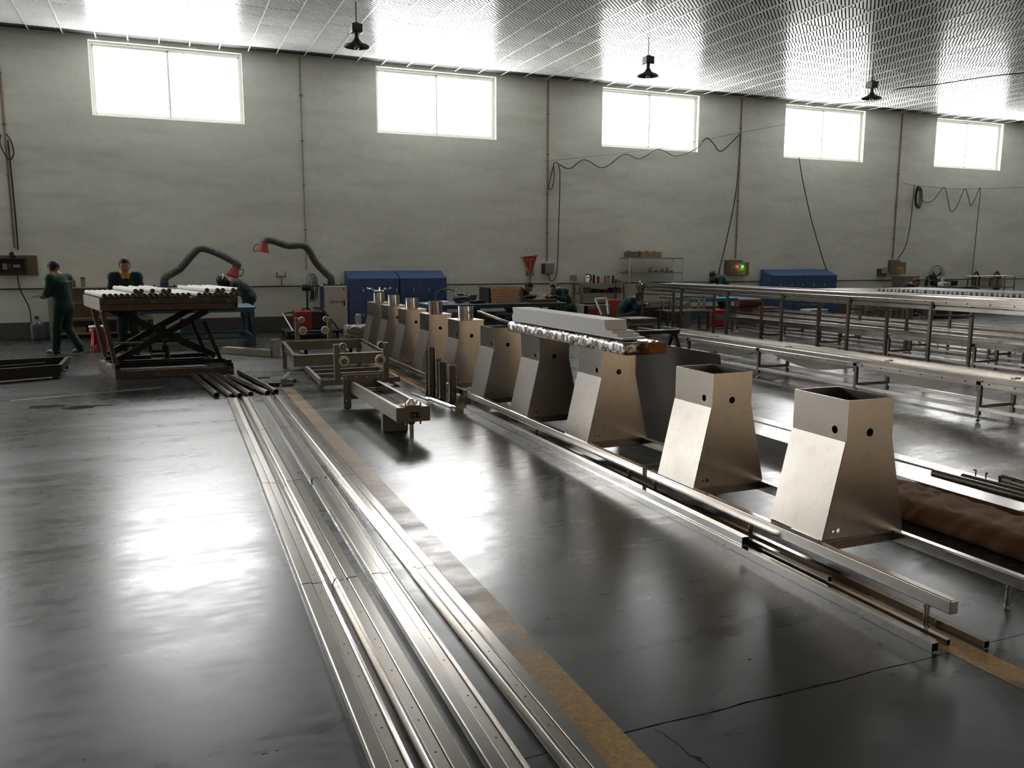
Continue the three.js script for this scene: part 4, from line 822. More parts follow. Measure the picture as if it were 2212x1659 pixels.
// ---------------------------------------------------------------- fixtures on the far wall
{
  const line = mesh('wall_pipe', [rod([-5.4, 1.02, 0.03], [44, 1.02, 0.03], 0.014, 8)], std(0x22211e, 0.6));
  tag(line, 'thin dark air pipe running level along the whole far wall', 'pipe');
  [[2.59, 'left of the white extractor'], [8.87, 'under the red pennant'], [14.73, 'left of the yellow marked switch box']].forEach(([x, w]) => {
    const t = thing('pipe_tap', `branched air tap rising from the wall pipe, ${w}`, 'tap', [x, 1.034, 0.03], 0, 'air taps on the wall pipe');
    mesh('riser', [rod([0, 0, 0], [0, 0.21, 0], 0.011, 8), rod([-0.11, 0.21, 0], [0.10, 0.21, 0], 0.012, 8)], M.darkTube, t);
    mesh('valve', [rod([-0.10, 0.21, 0], [-0.10, 0.28, 0.02], 0.012, 8), bx(-0.115, -0.085, 0.27, 0.31, -0.01, 0.03)], M.darkTube, t);
    mesh('valve', [rod([0.09, 0.21, 0], [0.10, 0.33, 0.02], 0.010, 8), cyl(0.02, 0.02, 0.03, 8).translate(0.09, 0.21, 0)], std(0x5f4a3c, 0.5), t);
  });
}
const conduitMat = std(0x8c7668, 0.6), conduitTop = std(0x9a958a, 0.6);
[[-2.72, 1.86, 'leftmost bay'], [3.17, 1.40, 'behind the white extractor'], [9.36, 1.60, 'above the small grey switch box'], [15.38, 1.68, 'above the box with signal lamps'], [21.47, 1.68, 'above the rightmost switch box']].forEach(([x, y, w], i) => {
  const t = thing('conduit', `vertical wall conduit, ${w}`, 'conduit', [x, 0, 0], 0, 'vertical conduits on the far wall');
  mesh('pipe_run', [rod([0, y, 0.022], [0, 6.13, 0.022], i === 1 ? 0.013 : 0.02, 8)], i === 1 ? conduitTop : conduitMat, t);
  for (let k = 0; k < 4; k++) mesh('clip', [bx(-0.035, 0.035, 2.3 + k, 2.325 + k, 0.001, 0.045)], M.darkTube, t);
});
function switchBox(x, y, w, h, back, door, label, extra) {
  const t = thing('switch_box', label, 'switch box', [x, y, 0], 0, 'switch boxes on the far wall');
  if (back) mesh('back_board', [bx(-0.06, w * 0.82, 0.05, h + 0.06, 0.002, 0.03)], std(0x7a6854, 0.8), t);
  const b = mesh('enclosure', [rbx(0, w, 0, h, back ? 0.03 : 0.002, 0.17, 0.008)], door, t);
  mesh('cover', [rbx(0.015, w - 0.015, 0.015, h - 0.015, 0.17, 0.178, 0.003)], door, b);
  if (extra) extra(b, w, h);
  return t;
}
const boxGrey = std(0x8e887c, 0.5), boxDark = std(0x776d60, 0.55);
switchBox(9.26, 1.28, 0.25, 0.27, false, boxGrey, 'small grey switch box right of the red pennant', (b) => mesh('side_block', [bx(-0.055, -0.005, 0.0, 0.26, 0.002, 0.12)], std(0x4a2f26, 0.6), b));
const danger = (b, x, y) => {
  const s = mesh('warning_sign', [bx(x, x + 0.27, y, y + 0.19, 0.1785, 0.1795)], std(0xb7a03a, 0.6), b), ink = std(0x2a2410, 0.6);
  const tri = new THREE.Shape([[x + 0.03, y + 0.035], [x + 0.12, y + 0.035], [x + 0.075, y + 0.115]].map(([a, c]) => new THREE.Vector2(a, c)));
  tri.holes.push(new THREE.Path([[x + 0.053, y + 0.05], [x + 0.075, y + 0.09], [x + 0.097, y + 0.05]].map(([a, c]) => new THREE.Vector2(a, c))));
  const lines = [new THREE.ExtrudeGeometry(tri, { depth: 0.0006, bevelEnabled: false }).translate(0, 0, 0.1796)];
  for (let k = 0; k < 4; k++) { const cx = x + 0.135 + k * 0.032; lines.push(bx(cx, cx + 0.024, y + 0.088, y + 0.094, 0.1796, 0.1802), bx(cx, cx + 0.024, y + 0.104, y + 0.110, 0.1796, 0.1802), bx(cx + 0.009, cx + 0.014, y + 0.085, y + 0.116, 0.1796, 0.1802)); }
  lines.push(bx(x + 0.135, x + 0.25, y + 0.055, y + 0.060, 0.1796, 0.1802));
  mesh('sign_print', lines, ink, s);
};
switchBox(15.06, 1.20, 0.70, 0.38, true, boxDark, 'switch box with glowing red and green signal lamps and yellow warning sign', (b) => {
  danger(b, 0.30, 0.02);
  for (const [x, c, e] of [[0.27, 0xff5a44, 0xff3a22], [0.42, 0x9fffb0, 0x35e060], [0.48, 0x9fffb0, 0x35e060]]) mesh('signal_lamp', [cyl(0.014, 0.012, 0.014, 14).rotateX(Math.PI / 2).translate(x, 0.255, 0.185)], std(c, 0.4, 0, { emissive: e, emissiveIntensity: 1.6 }), b);
  const pl = new THREE.PointLight(0xff6a50, 0.02); pl.position.set(15.33, 1.455, 0.20); pl.castShadow = true; scene.add(pl);
  const pg = new THREE.PointLight(0x60ff80, 0.03); pg.position.set(15.51, 1.455, 0.20); pg.castShadow = true; scene.add(pg);
});
switchBox(21.36, 1.22, 0.54, 0.37, true, boxDark, 'rightmost switch box with yellow warning sign and a paper beside it', (b) => danger(b, 0.17, 0.03));
tag(mesh('notice_box', [bx(20.86, 21.2, 1.14, 1.38, 0.002, 0.08)], std(0x4d473f, 0.6)), 'dark meter box left of the rightmost switch box', 'box');
tag(mesh('paper_notice', [bx(20.98, 21.22, 1.24, 1.42, 0.083, 0.0845)], std(0xa8a6a2, 0.7)), 'pale paper sheet fixed on the dark meter box', 'paper');
tag(mesh('wall_socket', [rbx(10.05, 10.24, 1.10, 1.24, 0.001, 0.03, 0.005)], std(0x8d8b7f, 0.6)), 'pale wall socket left of the kettle shelf', 'socket');
// pennant
{
  const t = thing('pennant', 'red triangular pennant with gold fringe hanging on the wall', 'pennant', [8.85, 1.70, 0.07]);
  mesh('rod', [rod([-0.27, -0.01, 0], [0.22, 0.05, 0], 0.009, 8)], std(0x3d352b, 0.6), t);
  mesh('cord', [tube([[-0.17, 0.005, 0], [-0.05, 0.28, 0], [0.0, 0.33, 0], [0.07, 0.27, 0], [0.14, 0.04, 0]], 0.003, 24, 5)], std(0x7b7466, 0.8), t);
  mesh('fringe', [poly([[-0.215, -0.01], [0.20, 0.035], [0.03, -0.56]], 0.003).translate(0, 0, -0.004)], std(0x9a8350, 0.8), t);
  const c = mesh('cloth', [poly([[-0.17, -0.01], [0.185, 0.028], [0.025, -0.47]], 0.004)], std(0x9c1d1f, 0.7), t);
  const ink = std(0xd8c7b4, 0.6), g = [];
  g.push(new THREE.TorusGeometry(0.028, 0.005, 4, 12, 4.2).rotateZ(1.1).translate(-0.075, -0.055, 0.005));
  for (let k = 0; k < 5; k++) g.push(bx(-0.035 + k * 0.033, -0.012 + k * 0.033, -0.060 + k * 0.004, -0.054 + k * 0.004, 0.0042, 0.0052), bx(-0.027 + k * 0.033, -0.021 + k * 0.033, -0.075 + k * 0.004, -0.042 + k * 0.004, 0.0042, 0.0052));
  for (let k = 0; k < 6; k++) { const y = -0.115 - k * 0.048; g.push(bx(-0.006, 0.024, y, y + 0.006, 0.0042, 0.0052), bx(0.0, 0.02, y - 0.015, y - 0.009, 0.0042, 0.0052), bx(0.006, 0.012, y - 0.022, y + 0.010, 0.0042, 0.0052)); }
  mesh('lettering', g, ink, c);
}
// hanging cables
const cableMat = std(0x211f1c, 0.6);
function cable(name, pts, r, label, seg = 60) { return tag(mesh(name, [tube(pts, r, seg, 6)], cableMat), label, 'cable', 'cables hanging in the hall'); }
cable('festoon_cable', [[9.55, 4.12, 0.08], [9.95, 3.98, 0.08], [10.38, 4.22, 0.08], [10.95, 4.05, 0.08], [11.57, 4.42, 0.08], [12.05, 4.33, 0.08], [12.62, 4.60, 0.08], [13.2, 4.46, 0.08], [13.85, 4.68, 0.08], [14.17, 4.98, 0.08], [14.42, 4.85, 0.08], [14.7, 4.66, 0.08], [15.3, 5.15, 0.08]], 0.013, 'festoon cable looping along the wall below the third window', 140);
cable('support_wire', [[9.2, 4.12, 0.1], [12.6, 4.62, 0.1], [15.35, 5.2, 0.1], [16.9, 5.52, 0.1]], 0.005, 'thin support wire rising along the wall to the fourth window');
cable('hanging_cable', [[9.60, 4.05, 0.12], [9.66, 3.9, 0.11], [9.68, 3.3, 0.08], [9.655, 2.4, 0.08], [9.63, 1.5, 0.09], [9.55, 1.14, 0.1], [9.42, 1.10, 0.1], [9.36, 1.27, 0.09]], 0.012, 'cable falling to the small grey switch box in a low loop', 80);
cable('coiled_cable', [[9.52, 4.12, 0.07], [9.42, 3.75, 0.08], [9.36, 3.48, 0.08], [9.45, 3.46, 0.09], [9.51, 3.75, 0.09], [9.51, 4.06, 0.05]], 0.012, 'small cable coil hung by the third conduit');
cable('drop_cable', [[15.33, 5.14, 0.1], [14.6, 4.35, 1.2], [13.3, 2.85, 3.0], [11.9, 1.75, 5.0], [11.4, 1.16, 5.6]], 0.018, 'heavy cable slanting down from the wall to the tall conveyor');
scene.getObjectByName('drop_cable').geometry = merge([tube([[15.33, 5.14, 0.1], [15.05, 3.6, 0.35], [14.72, 2.4, 0.5], [14.3, 1.1, 0.65], [13.95, 0.66, 1.05]], 0.016, 80, 6)]);
cable('drop_cable', [[17.48, 4.62, 0.05], [17.62, 3.9, 0.12], [17.9, 2.8, 0.25], [18.3, 1.7, 0.35], [18.52, 1.34, 0.32]], 0.014, 'cable slanting from under the fourth window down to wide blue lockers');
cable('wall_cable', [[22.08, 3.99, 0.1], [22.05, 3.1, 0.1], [21.98, 2.4, 0.1], [21.85, 2.0, 0.1], [21.58, 1.66, 0.1]], 0.012, 'cable leading down to the rightmost switch box');
cable('wall_cable', [[22.24, 3.95, 0.1], [22.42, 3.6, 0.1], [22.62, 3.48, 0.1], [22.95, 3.55, 0.1], [23.35, 3.95, 0.1], [23.5, 3.8, 0.1], [23.75, 3.22, 0.1], [24.0, 3.35, 0.1], [24.3, 3.94, 0.1], [24.45, 3.8, 0.1], [24.65, 3.42, 0.1], [24.8, 3.6, 0.1], [25.03, 4.0, 0.1], [25.02, 3.0, 0.1], [25.0, 1.95, 0.1], [24.98, 1.04, 0.1]], 0.011, 'zigzag cable looped on the wall under the fifth window', 160);
{
  const g = []; for (let k = 0; k < 4; k++) g.push(new THREE.TorusGeometry(0.1 + k * 0.008, 0.010, 6, 30).scale(1, 3.0 - k * 0.15, 1).translate(22.27 + k * 0.012, 3.64 - k * 0.015, 0.07 + k * 0.02));
  tag(mesh('cable_coil', g, cableMat), 'oval coil of cable hung right of the last conduit', 'cable', 'cables hanging in the hall');
}
cable('support_wire', [[21.62, 4.04, 0.08], [22.1, 3.98, 0.1], [24.0, 3.93, 0.1], [25.1, 3.98, 0.1], [30, 4.25, 0.1]], 0.006, 'thin support wire under the fifth window');
cable('coiled_cable', [[-2.78, 4.1, 0.09], [-2.8, 3.9, 0.10], [-2.68, 3.62, 0.11], [-2.58, 3.72, 0.12], [-2.6, 3.95, 0.11], [-2.68, 4.12, 0.10]], 0.013, 'cable loop hung high on the leftmost conduit');
cable('panel_cable', [[-2.67, 4.0, 0.05], [-2.655, 3.0, 0.05], [-2.65, 2.2, 0.05], [-2.655, 1.82, 0.06]], 0.016, 'brown cable running down the leftmost conduit to the switch panel');
cable('panel_cable', [[-2.70, 1.28, 0.10], [-2.66, 1.0, 0.14], [-2.52, 0.62, 0.2], [-2.5, 0.25, 0.3]], 0.012, 'cable drooping from the switch panel to the floor');
cable('ceiling_cable', [[17.6, 6.02, 0.35], [18.0, 5.97, 1.4], [17.9, 5.86, 2.6], [17.35, 5.90, 3.6], [17.9, 5.94, 4.1], [18.7, 6.04, 5.0], [19.6, 6.12, 5.6]], 0.014, 'black cable swagged just below the ceiling at the upper right');
// pendant lamps
{
  const enamel = std(0x2c2e2d, 0.4), inner = std(0x8d8f8c, 0.4);
  const proto = thing('pendant_lamp', 'unlit dark enamel pendant lamp left of the second window', 'lamp', [3.47, 5.435, 4.5], 0, 'unlit pendant lamps under the ceiling');
  mesh('cord', [rod([0, 0.28, 0], [0, 0.558, 0], 0.008, 6)], std(0x3a2f28, 0.7), proto);
  mesh('box', [rbx(-0.075, 0.075, 0.15, 0.27, -0.075, 0.075, 0.015), cyl(0.06, 0.02, 0.03, 12).translate(0, 0.28, 0)], enamel, proto);
  mesh('shade', [new THREE.LatheGeometry([[0.028, 0.15], [0.028, 0.09], [0.05, 0.05], [0.09, 0.015], [0.17, -0.015], [0.185, -0.032], [0.178, -0.034], [0.16, -0.022], [0.085, 0.005], [0.045, 0.04], [0.02, 0.08], [0.02, 0.15]].map(([a, b]) => new THREE.Vector2(a, b)), 30)], enamel, proto);
  mesh('bulb', [new THREE.LatheGeometry([[0, -0.075], [0.02, -0.07], [0.034, -0.045], [0.03, -0.01], [0.018, 0.03], [0.014, 0.06], [0, 0.06]].map(([a, b]) => new THREE.Vector2(a, b)), 18)], phys({ color: 0xffffff, roughness: 0.05, transmission: 0.9, thickness: 0, ior: 1.45 }), proto);
  void inner; proto.scale.setScalar(1.28);
  copyOf(proto, [9.52, 5.435, 4.5], 0, 'unlit dark enamel pendant lamp in front of the third window reflection');
  copyOf(proto, [15.62, 5.435, 4.5], 0, 'unlit dark enamel pendant lamp nearest the fifth window');
}
// ---------------------------------------------------------------- middle: workbench with bar stack and tools
bench('workbench', 5.05, 8.15, 2.35, 3.65, 0.72, darkBlue, std(0x2c4456, 0.5), 'long dark blue workbench behind the collared pedestals', 'workbench', 0.3);
{
  const warm = std(0xb8977c, 0.3, 1), dull = std(0x6d5f50, 0.5, 0.8);
  const L = ['lowest', 'second lowest', 'third lowest', 'fourth lowest', 'third from the top', 'second from the top', 'topmost'];
  for (let i = 0; i < 7; i++) {
    const t = thing('bar_bundle', `${L[i]} layer of copper toned bars stacked on the dark workbench`, 'bars', [6.52, 0.722 + i * 0.047, 3.0], 0, 'copper toned bar stack');
    mesh('front_bar', [rbx(0.0 + rr(-0.03, 0.03), 0.66 + rr(-0.04, 0.03), 0, 0.040, 0.24, 0.29, 0.004)], warm, t);
    mesh('rear_bar', [rbx(-0.02, 0.62, 0, 0.040, -0.25, -0.20, 0.004)], dull, t);
    mesh('spacer', [bx(-0.06, -0.01, 0, 0.046, -0.3, 0.28)], M.blackIron, t); mesh('spacer', [bx(0.70, 0.74, 0, 0.046, -0.3, 0.28)], dull, t);
  }
  for (let k = 0; k < 5; k++) tag(mesh('steel_strip', [bar([5.95 + 0.02 * k, 0.74 + k * 0.03, 2.55], [6.4, 0.74 + k * 0.03, 2.62 + k * 0.03], 0.10, 0.022)], M.blackIron), `${['lowest', 'second', 'third', 'fourth', 'topmost'][k]} dark strip in the pile left of the copper bars`, 'strip', 'dark strips on the workbench');
}
tag(mesh('paper_stack', [bx(5.08, 5.55, 0.722, 0.735, 2.95, 3.5), bx(5.3, 5.52, 0.735, 0.78, 3.1, 3.45)], std(0xcfd0dc, 0.7)), 'white papers and pad on the left end of the dark workbench', 'papers');
{
  const t = thing('cable_heap', 'heap of black welding cable and torch on the dark workbench', 'cable', [5.85, 0.72, 3.2]);
  const g = []; for (let k = 0; k < 6; k++) g.push(new THREE.TorusGeometry(0.12 + 0.02 * (k % 3), 0.016, 6, 24).rotateX(1.2 + 0.1 * k).translate(0.05 * (k % 2), 0.06 + 0.02 * k, -0.05 * k % 0.1));
  mesh('coil', g, cableMat, t);
  mesh('ring', [new THREE.TorusGeometry(0.11, 0.006, 6, 28).translate(-0.02, 0.24, 0.05)], M.polished, t);
  mesh('arc', [tube([[-0.45, 0.03, -0.3], [-0.42, 0.22, -0.3], [-0.25, 0.30, -0.25], [-0.05, 0.26, -0.1]], 0.015, 24, 6)], std(0x3f3c36, 0.7), t);
  mesh('clamp', [bx(0.18, 0.5, 0.005, 0.05, 0.1, 0.2), rod([0.12, 0.03, 0.22], [0.45, 0.08, 0.28], 0.02, 8)], M.blackIron, t);
}
tag(mesh('angle_tray', [bx(7.35, 7.98, 0.722, 0.735, 3.0, 3.5), bx(7.35, 7.98, 0.735, 0.79, 3.47, 3.5), bx(7.35, 7.37, 0.735, 0.79, 3.0, 3.47), bx(7.96, 7.98, 0.735, 0.79, 3.0, 3.47)], std(0x6e4638, 0.5, 0.4)), 'shallow reddish metal tray in front of the two bent workers', 'tray');
tag(mesh('machine_vise', [bx(7.55, 7.85, 0, 0.25, 4.3, 4.6), bx(7.6, 7.8, 0.25, 0.55, 4.35, 4.55), rod([7.5, 0.45, 4.45], [7.9, 0.45, 4.45], 0.03, 10)], M.blackIron), 'small black machine on the floor at the right end of the workbench', 'machine');
[[5.6, 0.5], [6.3, 0.62], [6.9, 0.42], [7.4, 0.5]].forEach(([x, h], i) => tag(mesh('tool_crate', [rbx(x, x + 0.42, 0.0, h * 0.8, 2.55, 3.0, 0.01), bx(x + 0.05, x + 0.15, h * 0.8, h * 0.8 + 0.08, 2.6, 2.8)], std([0x2a2a2b, 0x33302c, 0x24282b, 0x1f1f20][i], 0.6)), `dark tool crate under the workbench, ${['first', 'second', 'third', 'fourth'][i]} from the left`, 'crate', 'crates under the workbench'));
tag(mesh('blue_bin', [rbx(5.15, 5.4, 0.0, 0.45, 3.1, 3.4, 0.02)], std(0x1f4a73, 0.5)), 'blue bin seen between two collared pedestals', 'bin');
// ---------------------------------------------------------------- shelves by the wall
function rack(x, w, z, d, levels, h, mat, label) {
  const t = thing('steel_rack', label, 'shelf', [x, 0, z], 0);
  for (const lx of [0, w]) for (const lz of [0, d]) mesh('post', [rod([lx, 0, lz], [lx, h, lz], 0.018, 10)], mat, t);
  for (const y of levels) mesh('shelf', [rbx(-0.015, w + 0.015, y - 0.03, y, -0.015, d + 0.015, 0.004)], M.sheetPlain, t);
  return t;
}
rack(11.50, 1.68, 0.12, 0.48, [0.5, 1.31, 1.70], 1.70, M.polished, 'tall tube framed steel rack with boxes on top');
for (const [x, w, l] of [[11.56, 0.30, 'left'], [11.90, 0.22, 'second'], [12.13, 0.22, 'third'], [12.36, 0.20, 'right']]) tag(mesh('metal_box', [rbx(x, x + w, 1.702, 1.86, 0.2, 0.5, 0.006), bx(x + 0.04, x + 0.08, 1.86, 1.885, 0.3, 0.4)], l === 'left' ? std(0x6a655c, 0.5) : std(0xa58a76, 0.45, 0.5)), `${l} metal box on top of the tall rack`, 'box', 'boxes on the tall rack');
for (let i = 0; i < 7; i++) { const x = [11.56, 11.66, 12.3, 12.5, 12.7, 12.85, 12.98][i]; tag(mesh('machine_part', [cyl(0.04, 0.03, 0.05 + 0.03 * (i % 3), 10).translate(x, 1.312 + 0.025 + 0.015 * (i % 3), 0.35), bx(x - 0.05, x + 0.04, 1.312, 1.335, 0.3, 0.42)], M.darkTube), `small dark machine part, ${NTH[i]} from the left on the tall rack`, 'part', 'parts on the tall rack'); }
{
  const t = thing('work_shelf', 'grey steel work shelf holding a kettle and cups', 'shelf', [10.05, 0, 0.15]);
  for (const lx of [0, 1.27]) for (const lz of [0, 0.45]) mesh('post', [bx(lx, lx + 0.06, 0, 1.0, lz, lz + 0.05)], M.sheetPlain, t);
  for (const y of [1.03, 0.78, 0.42]) mesh('shelf', [rbx(-0.03, 1.36, y - 0.03, y, -0.02, 0.52, 0.004)], M.sheetPlain, t);
}
{
  const t = thing('kettle', 'black and steel electric kettle on the work shelf', 'kettle', [10.35, 1.03, 0.4]);
  mesh('pot', [new THREE.LatheGeometry([[0, 0], [0.08, 0], [0.085, 0.03], [0.075, 0.16], [0.06, 0.21], [0, 0.22]].map(([a, b]) => new THREE.Vector2(a, b)), 22)], M.mirror, t);
  mesh('handle', [tube([[0.05, 0.22, 0], [0.11, 0.20, 0], [0.12, 0.10, 0], [0.08, 0.02, 0]], 0.016, 20, 8)], M.void, t); mesh('lid', [cyl(0.055, 0.03, 0.03, 18).translate(0, 0.23, 0)], M.void, t);
}
[[10.56, 0.032, 0.22, 0x161616, 'black thermos flask next to the kettle'], [10.69, 0.036, 0.18, 0x7c2a2c, 'dark red thermos cup next to the black flask'], [10.90, 0.028, 0.19, 0x9c5248, 'slim reddish cup in the middle of the work shelf'], [11.0, 0.04, 0.19, 0x8b8573, 'pale glass bottle on the work shelf'], [11.14, 0.034, 0.20, 0x4c211d, 'dark brown cup on the work shelf'], [11.23, 0.03, 0.10, 0x54302a, 'short brown cup at the right of the cup row'], [11.33, 0.028, 0.07, 0x6a6a66, 'smallest grey cup at the far right of the cup row']].forEach(([x, r, h, c, l]) => {
  const t = thing('drinking_cup', l, 'cup', [x, 1.03, 0.38], 0, 'cups on the work shelf');
  mesh('cup_body', [cyl(r, r * 0.98, h * 0.85, 16).translate(0, h * 0.425, 0)], std(c, 0.35), t); mesh('lid', [cyl(r * 0.9, r * 0.8, h * 0.15, 16).translate(0, h * 0.925, 0)], std(0x2a2624, 0.4), t);
});
[[10.2, 0.22, 0.14, 0x6d6350], [10.55, 0.12, 0.10, 0x35332f], [10.8, 0.16, 0.08, 0x2f2d2a], [11.05, 0.14, 0.12, 0x47433c], [11.2, 0.14, 0.13, 0x5a564d]].forEach(([x, w, h, c], i) => tag(mesh('parts_bin', [rbx(x, x + w, 0.782, 0.782 + h, 0.25, 0.5, 0.006)], std(c, 0.6)), `parts bin, ${NTH[i]} from the left on the middle board of the work shelf`, 'bin', 'bins on the work shelf'));
{
  const t = thing('welding_machine', 'orange and grey welding machine in front of the work shelf', 'machine', [9.75, 0, 1.0]);
  mesh('housing', [rbx(0, 0.75, 0.12, 0.52, 0, 0.4, 0.012)], std(0x8d8579, 0.5), t); mesh('side_panel', [rbx(0.1, 0.4, 0.15, 0.42, 0.4, 0.408, 0.003)], std(0x8f3a2a, 0.5), t);
  mesh('control_panel', [bx(-0.006, 0.1, 0.2, 0.5, 0.4, 0.408)], M.void, t); mesh('tool_tray', [bx(0.1, 0.65, 0.52, 0.56, 0.1, 0.3)], M.blackIron, t);
  for (const x of [0.08, 0.66]) mesh('wheel', [cyl(0.06, 0.06, 0.3, 14).rotateX(Math.PI / 2).translate(x, 0.06, 0.2)], M.void, t);
}
tag(mesh('orange_case', [rbx(10.62, 10.98, 0.0, 0.62, 0.82, 1.1, 0.012)], std(0xa8462c, 0.5)), 'upright orange case right of the grey welding machine', 'case');
{
  const t = thing('push_trolley', 'small trolley with a pale square handle behind the foam strips', 'trolley', [0, 0, 0]);
  mesh('handle', [rod([8.15, 0.55, 5.2], [8.10, 0.86, 5.0], 0.018, 8), rod([8.10, 0.86, 5.0], [8.42, 0.86, 4.9], 0.018, 8), rod([8.42, 0.86, 4.9], [8.36, 0.55, 5.1], 0.018, 8)], M.white, t);
  mesh('platform', [bx(8.0, 8.5, 0.14, 0.18, 5.0, 5.8)], M.blackIron, t); mesh('upright', [rod([8.15, 0.18, 5.3], [8.15, 0.55, 5.2], 0.018, 8), rod([8.36, 0.18, 5.2], [8.36, 0.55, 5.1], 0.018, 8)], M.blackIron, t);
  for (const [x, z] of [[8.05, 5.1], [8.45, 5.1], [8.05, 5.7], [8.45, 5.7]]) mesh('wheel', [cyl(0.07, 0.07, 0.03, 14).rotateZ(Math.PI / 2).translate(x, 0.07, z)], M.void, t);
}
// stack of steel sections left of the tall conveyor
for (let i = 0; i < 5; i++) tag(mesh('steel_section', [rbx(8.55 + 0.04 * i, 9.35, 0.05 + i * 0.085, 0.125 + i * 0.085, 4.6 + 0.05 * i, 5.2 + 0.05 * i, 0.004)], i % 2 ? M.polished : M.darkTube), `${['lowest', 'second', 'third', 'fourth', 'topmost'][i]} steel section in the pile left of the tall conveyor`, 'section', 'steel sections by the tall conveyor');
tag(mesh('wood_bearer', [bx(8.55, 9.35, 0, 0.05, 4.65, 4.72)], std(0x6b5a44, 0.8)), 'wooden bearer under the far edge of the steel section pile', 'bearer'); tag(mesh('wood_bearer', [bx(8.55, 9.35, 0, 0.05, 5.05, 5.12)], std(0x6b5a44, 0.8)), 'wooden bearer under the near edge of the steel section pile', 'bearer');
// jig with polished bars under the tall conveyor
{
  const t = thing('steel_jig', 'jig of upright polished bars under the left end of the tall conveyor', 'jig', [0, 0, 0]);
  mesh('jig_table', [bx(10.8, 12.1, 0.44, 0.47, 3.0, 3.5)], M.polished, t);
  for (const x of [10.85, 12.0]) for (const z of [3.05, 3.4]) mesh('leg', [bx(x, x + 0.05, 0, 0.44, z, z + 0.05)], M.darkTube, t);
  for (const [x, h] of [[10.85, 0.22], [11.05, 0.25], [11.2, 0.2], [11.85, 0.28], [12.0, 0.34]]) mesh('upright_bar', [rbx(x, x + 0.05, 0.47, 0.47 + h, 3.2, 3.26, 0.008)], M.mirror, t);
  mesh('cross_arm', [rod([10.7, 0.79, 3.3], [11.7, 0.72, 3.35], 0.03, 10)], std(0x7b745f, 0.6), t); mesh('arm_post', [rod([11.3, 0.47, 3.32], [11.3, 0.75, 3.32], 0.025, 8)], M.darkTube, t);
}
// blue workbench seen through the tall conveyor, red box, seated worker's table
bench('workbench', 12.45, 14.35, 1.2, 2.0, 0.66, std(0x2f7fae, 0.5), std(0x3a86b2, 0.5), 'bright blue workbench seen through the legs of the tall conveyor', 'workbench', 0.12);
tag(mesh('red_toolbox', [rbx(12.6, 12.95, 0.0, 0.42, 2.6, 2.85, 0.02), rod([12.7, 0.44, 2.72], [12.86, 0.44, 2.72], 0.012, 6)], std(0xa81c24, 0.4)), 'bright red toolbox below the bright blue workbench', 'toolbox');
tag(mesh('grey_motor', [cyl(0.14, 0.14, 0.3, 16).rotateX(Math.PI / 2).translate(11.95, 0.46, 2.5), bx(11.8, 12.1, 0, 0.33, 2.38, 2.62)], M.sheetPlain), 'grey gear motor on a block under the tall conveyor', 'motor');
tag(mesh('rust_tank', [rod([13.6, 0.56, 2.45], [14.3, 0.56, 2.45], 0.12, 18), bx(13.65, 14.25, 0, 0.44, 2.4, 2.5)], std(0x5a2f22, 0.6)), 'rust red cylinder under the bright blue workbench end', 'tank');
tag(mesh('plywood_box', [rbx(15.1, 15.75, 0, 0.36, 1.2, 1.6, 0.006)], std(0x6a5540, 0.8)), 'low brown box left of the wide blue lockers', 'box');
// ---------------------------------------------------------------- far right corner: table with bag, bins and fan
bench('workbench', 20.55, 24.0, 0.55, 1.25, 0.84, M.darkTube, M.sheetPlain, 'steel worktable at far right behind the tall conveyor', 'worktable', 0.2);
{
  const t = thing('side_table', 'raised shelf table with white top at the far right', 'table', [0, 0, 0]);
  mesh('table_top', [bx(23.15, 24.9, 1.15, 1.175, 1.35, 1.75)], M.white, t); for (const x of [23.18, 24.84]) for (const z of [1.37, 1.70]) mesh('leg', [bx(x, x + 0.03, 0, 1.15, z, z + 0.03)], M.polished, t);
}
for (const [i, x] of [23.65, 23.97, 24.29].entries()) tag(mesh('plastic_sack', [crumpled(0.26, 0.3, 0.26, 8, 10, 8, 0.1, 6, 50 + i).translate(x + 0.1, 0.985, 1.53)], std(0xb9b2aa, 0.5)), `${['left', 'middle', 'right'][i]} pale plastic sack on the shelf of the raised table`, 'sack', 'plastic sacks');
scene.getObjectByName('side_table').add(Object.assign(mesh('shelf', [bx(23.21, 24.84, 0.80, 0.83, 1.40, 1.70)], M.sheetPlain), { name: 'shelf' }));
tag(mesh('stainless_bin', [bx(20.85, 21.45, 0.842, 0.852, 0.62, 1.1), bx(20.85, 20.86, 0.85, 1.14, 0.62, 1.1), bx(21.44, 21.45, 0.85, 1.14, 0.62, 1.1), bx(20.86, 21.44, 0.85, 1.14, 1.09, 1.1), bx(20.86, 21.44, 0.85, 1.14, 0.62, 0.63), bx(20.83, 21.47, 1.14, 1.16, 0.6, 1.12)], M.sheetPlain), 'stainless bin with a pale lid on the far right worktable', 'bin');
tag(mesh('spray_bottle', [cyl(0.045, 0.045, 0.2, 14).translate(22.0, 0.945, 0.9), cyl(0.02, 0.03, 0.08, 10).translate(22.0, 1.085, 0.9), bx(21.97, 22.07, 1.12, 1.15, 0.88, 0.92)], std(0x181818, 0.5)), 'dark spray bottle standing beside the stainless bin', 'bottle');
tag(mesh('work_jacket', [crumpled(0.9, 0.2, 0.4, 16, 8, 10, 0.12, 4, 61).translate(22.75, 0.95, 0.9)], std(0x1a1b1e, 0.9)), 'black jacket heaped on the far right worktable', 'jacket');
tag(mesh('plastic_bag', [crumpled(0.38, 0.16, 0.26, 12, 8, 10, 0.08, 7, 71).translate(22.2, 0.925, 1.38), crumpled(0.12, 0.22, 0.08, 6, 10, 6, 0.05, 8, 74).translate(22.12, 1.07, 1.38)], std(0xcfcfce, 0.45)), 'white knotted carrier bag standing at the far right', 'bag');
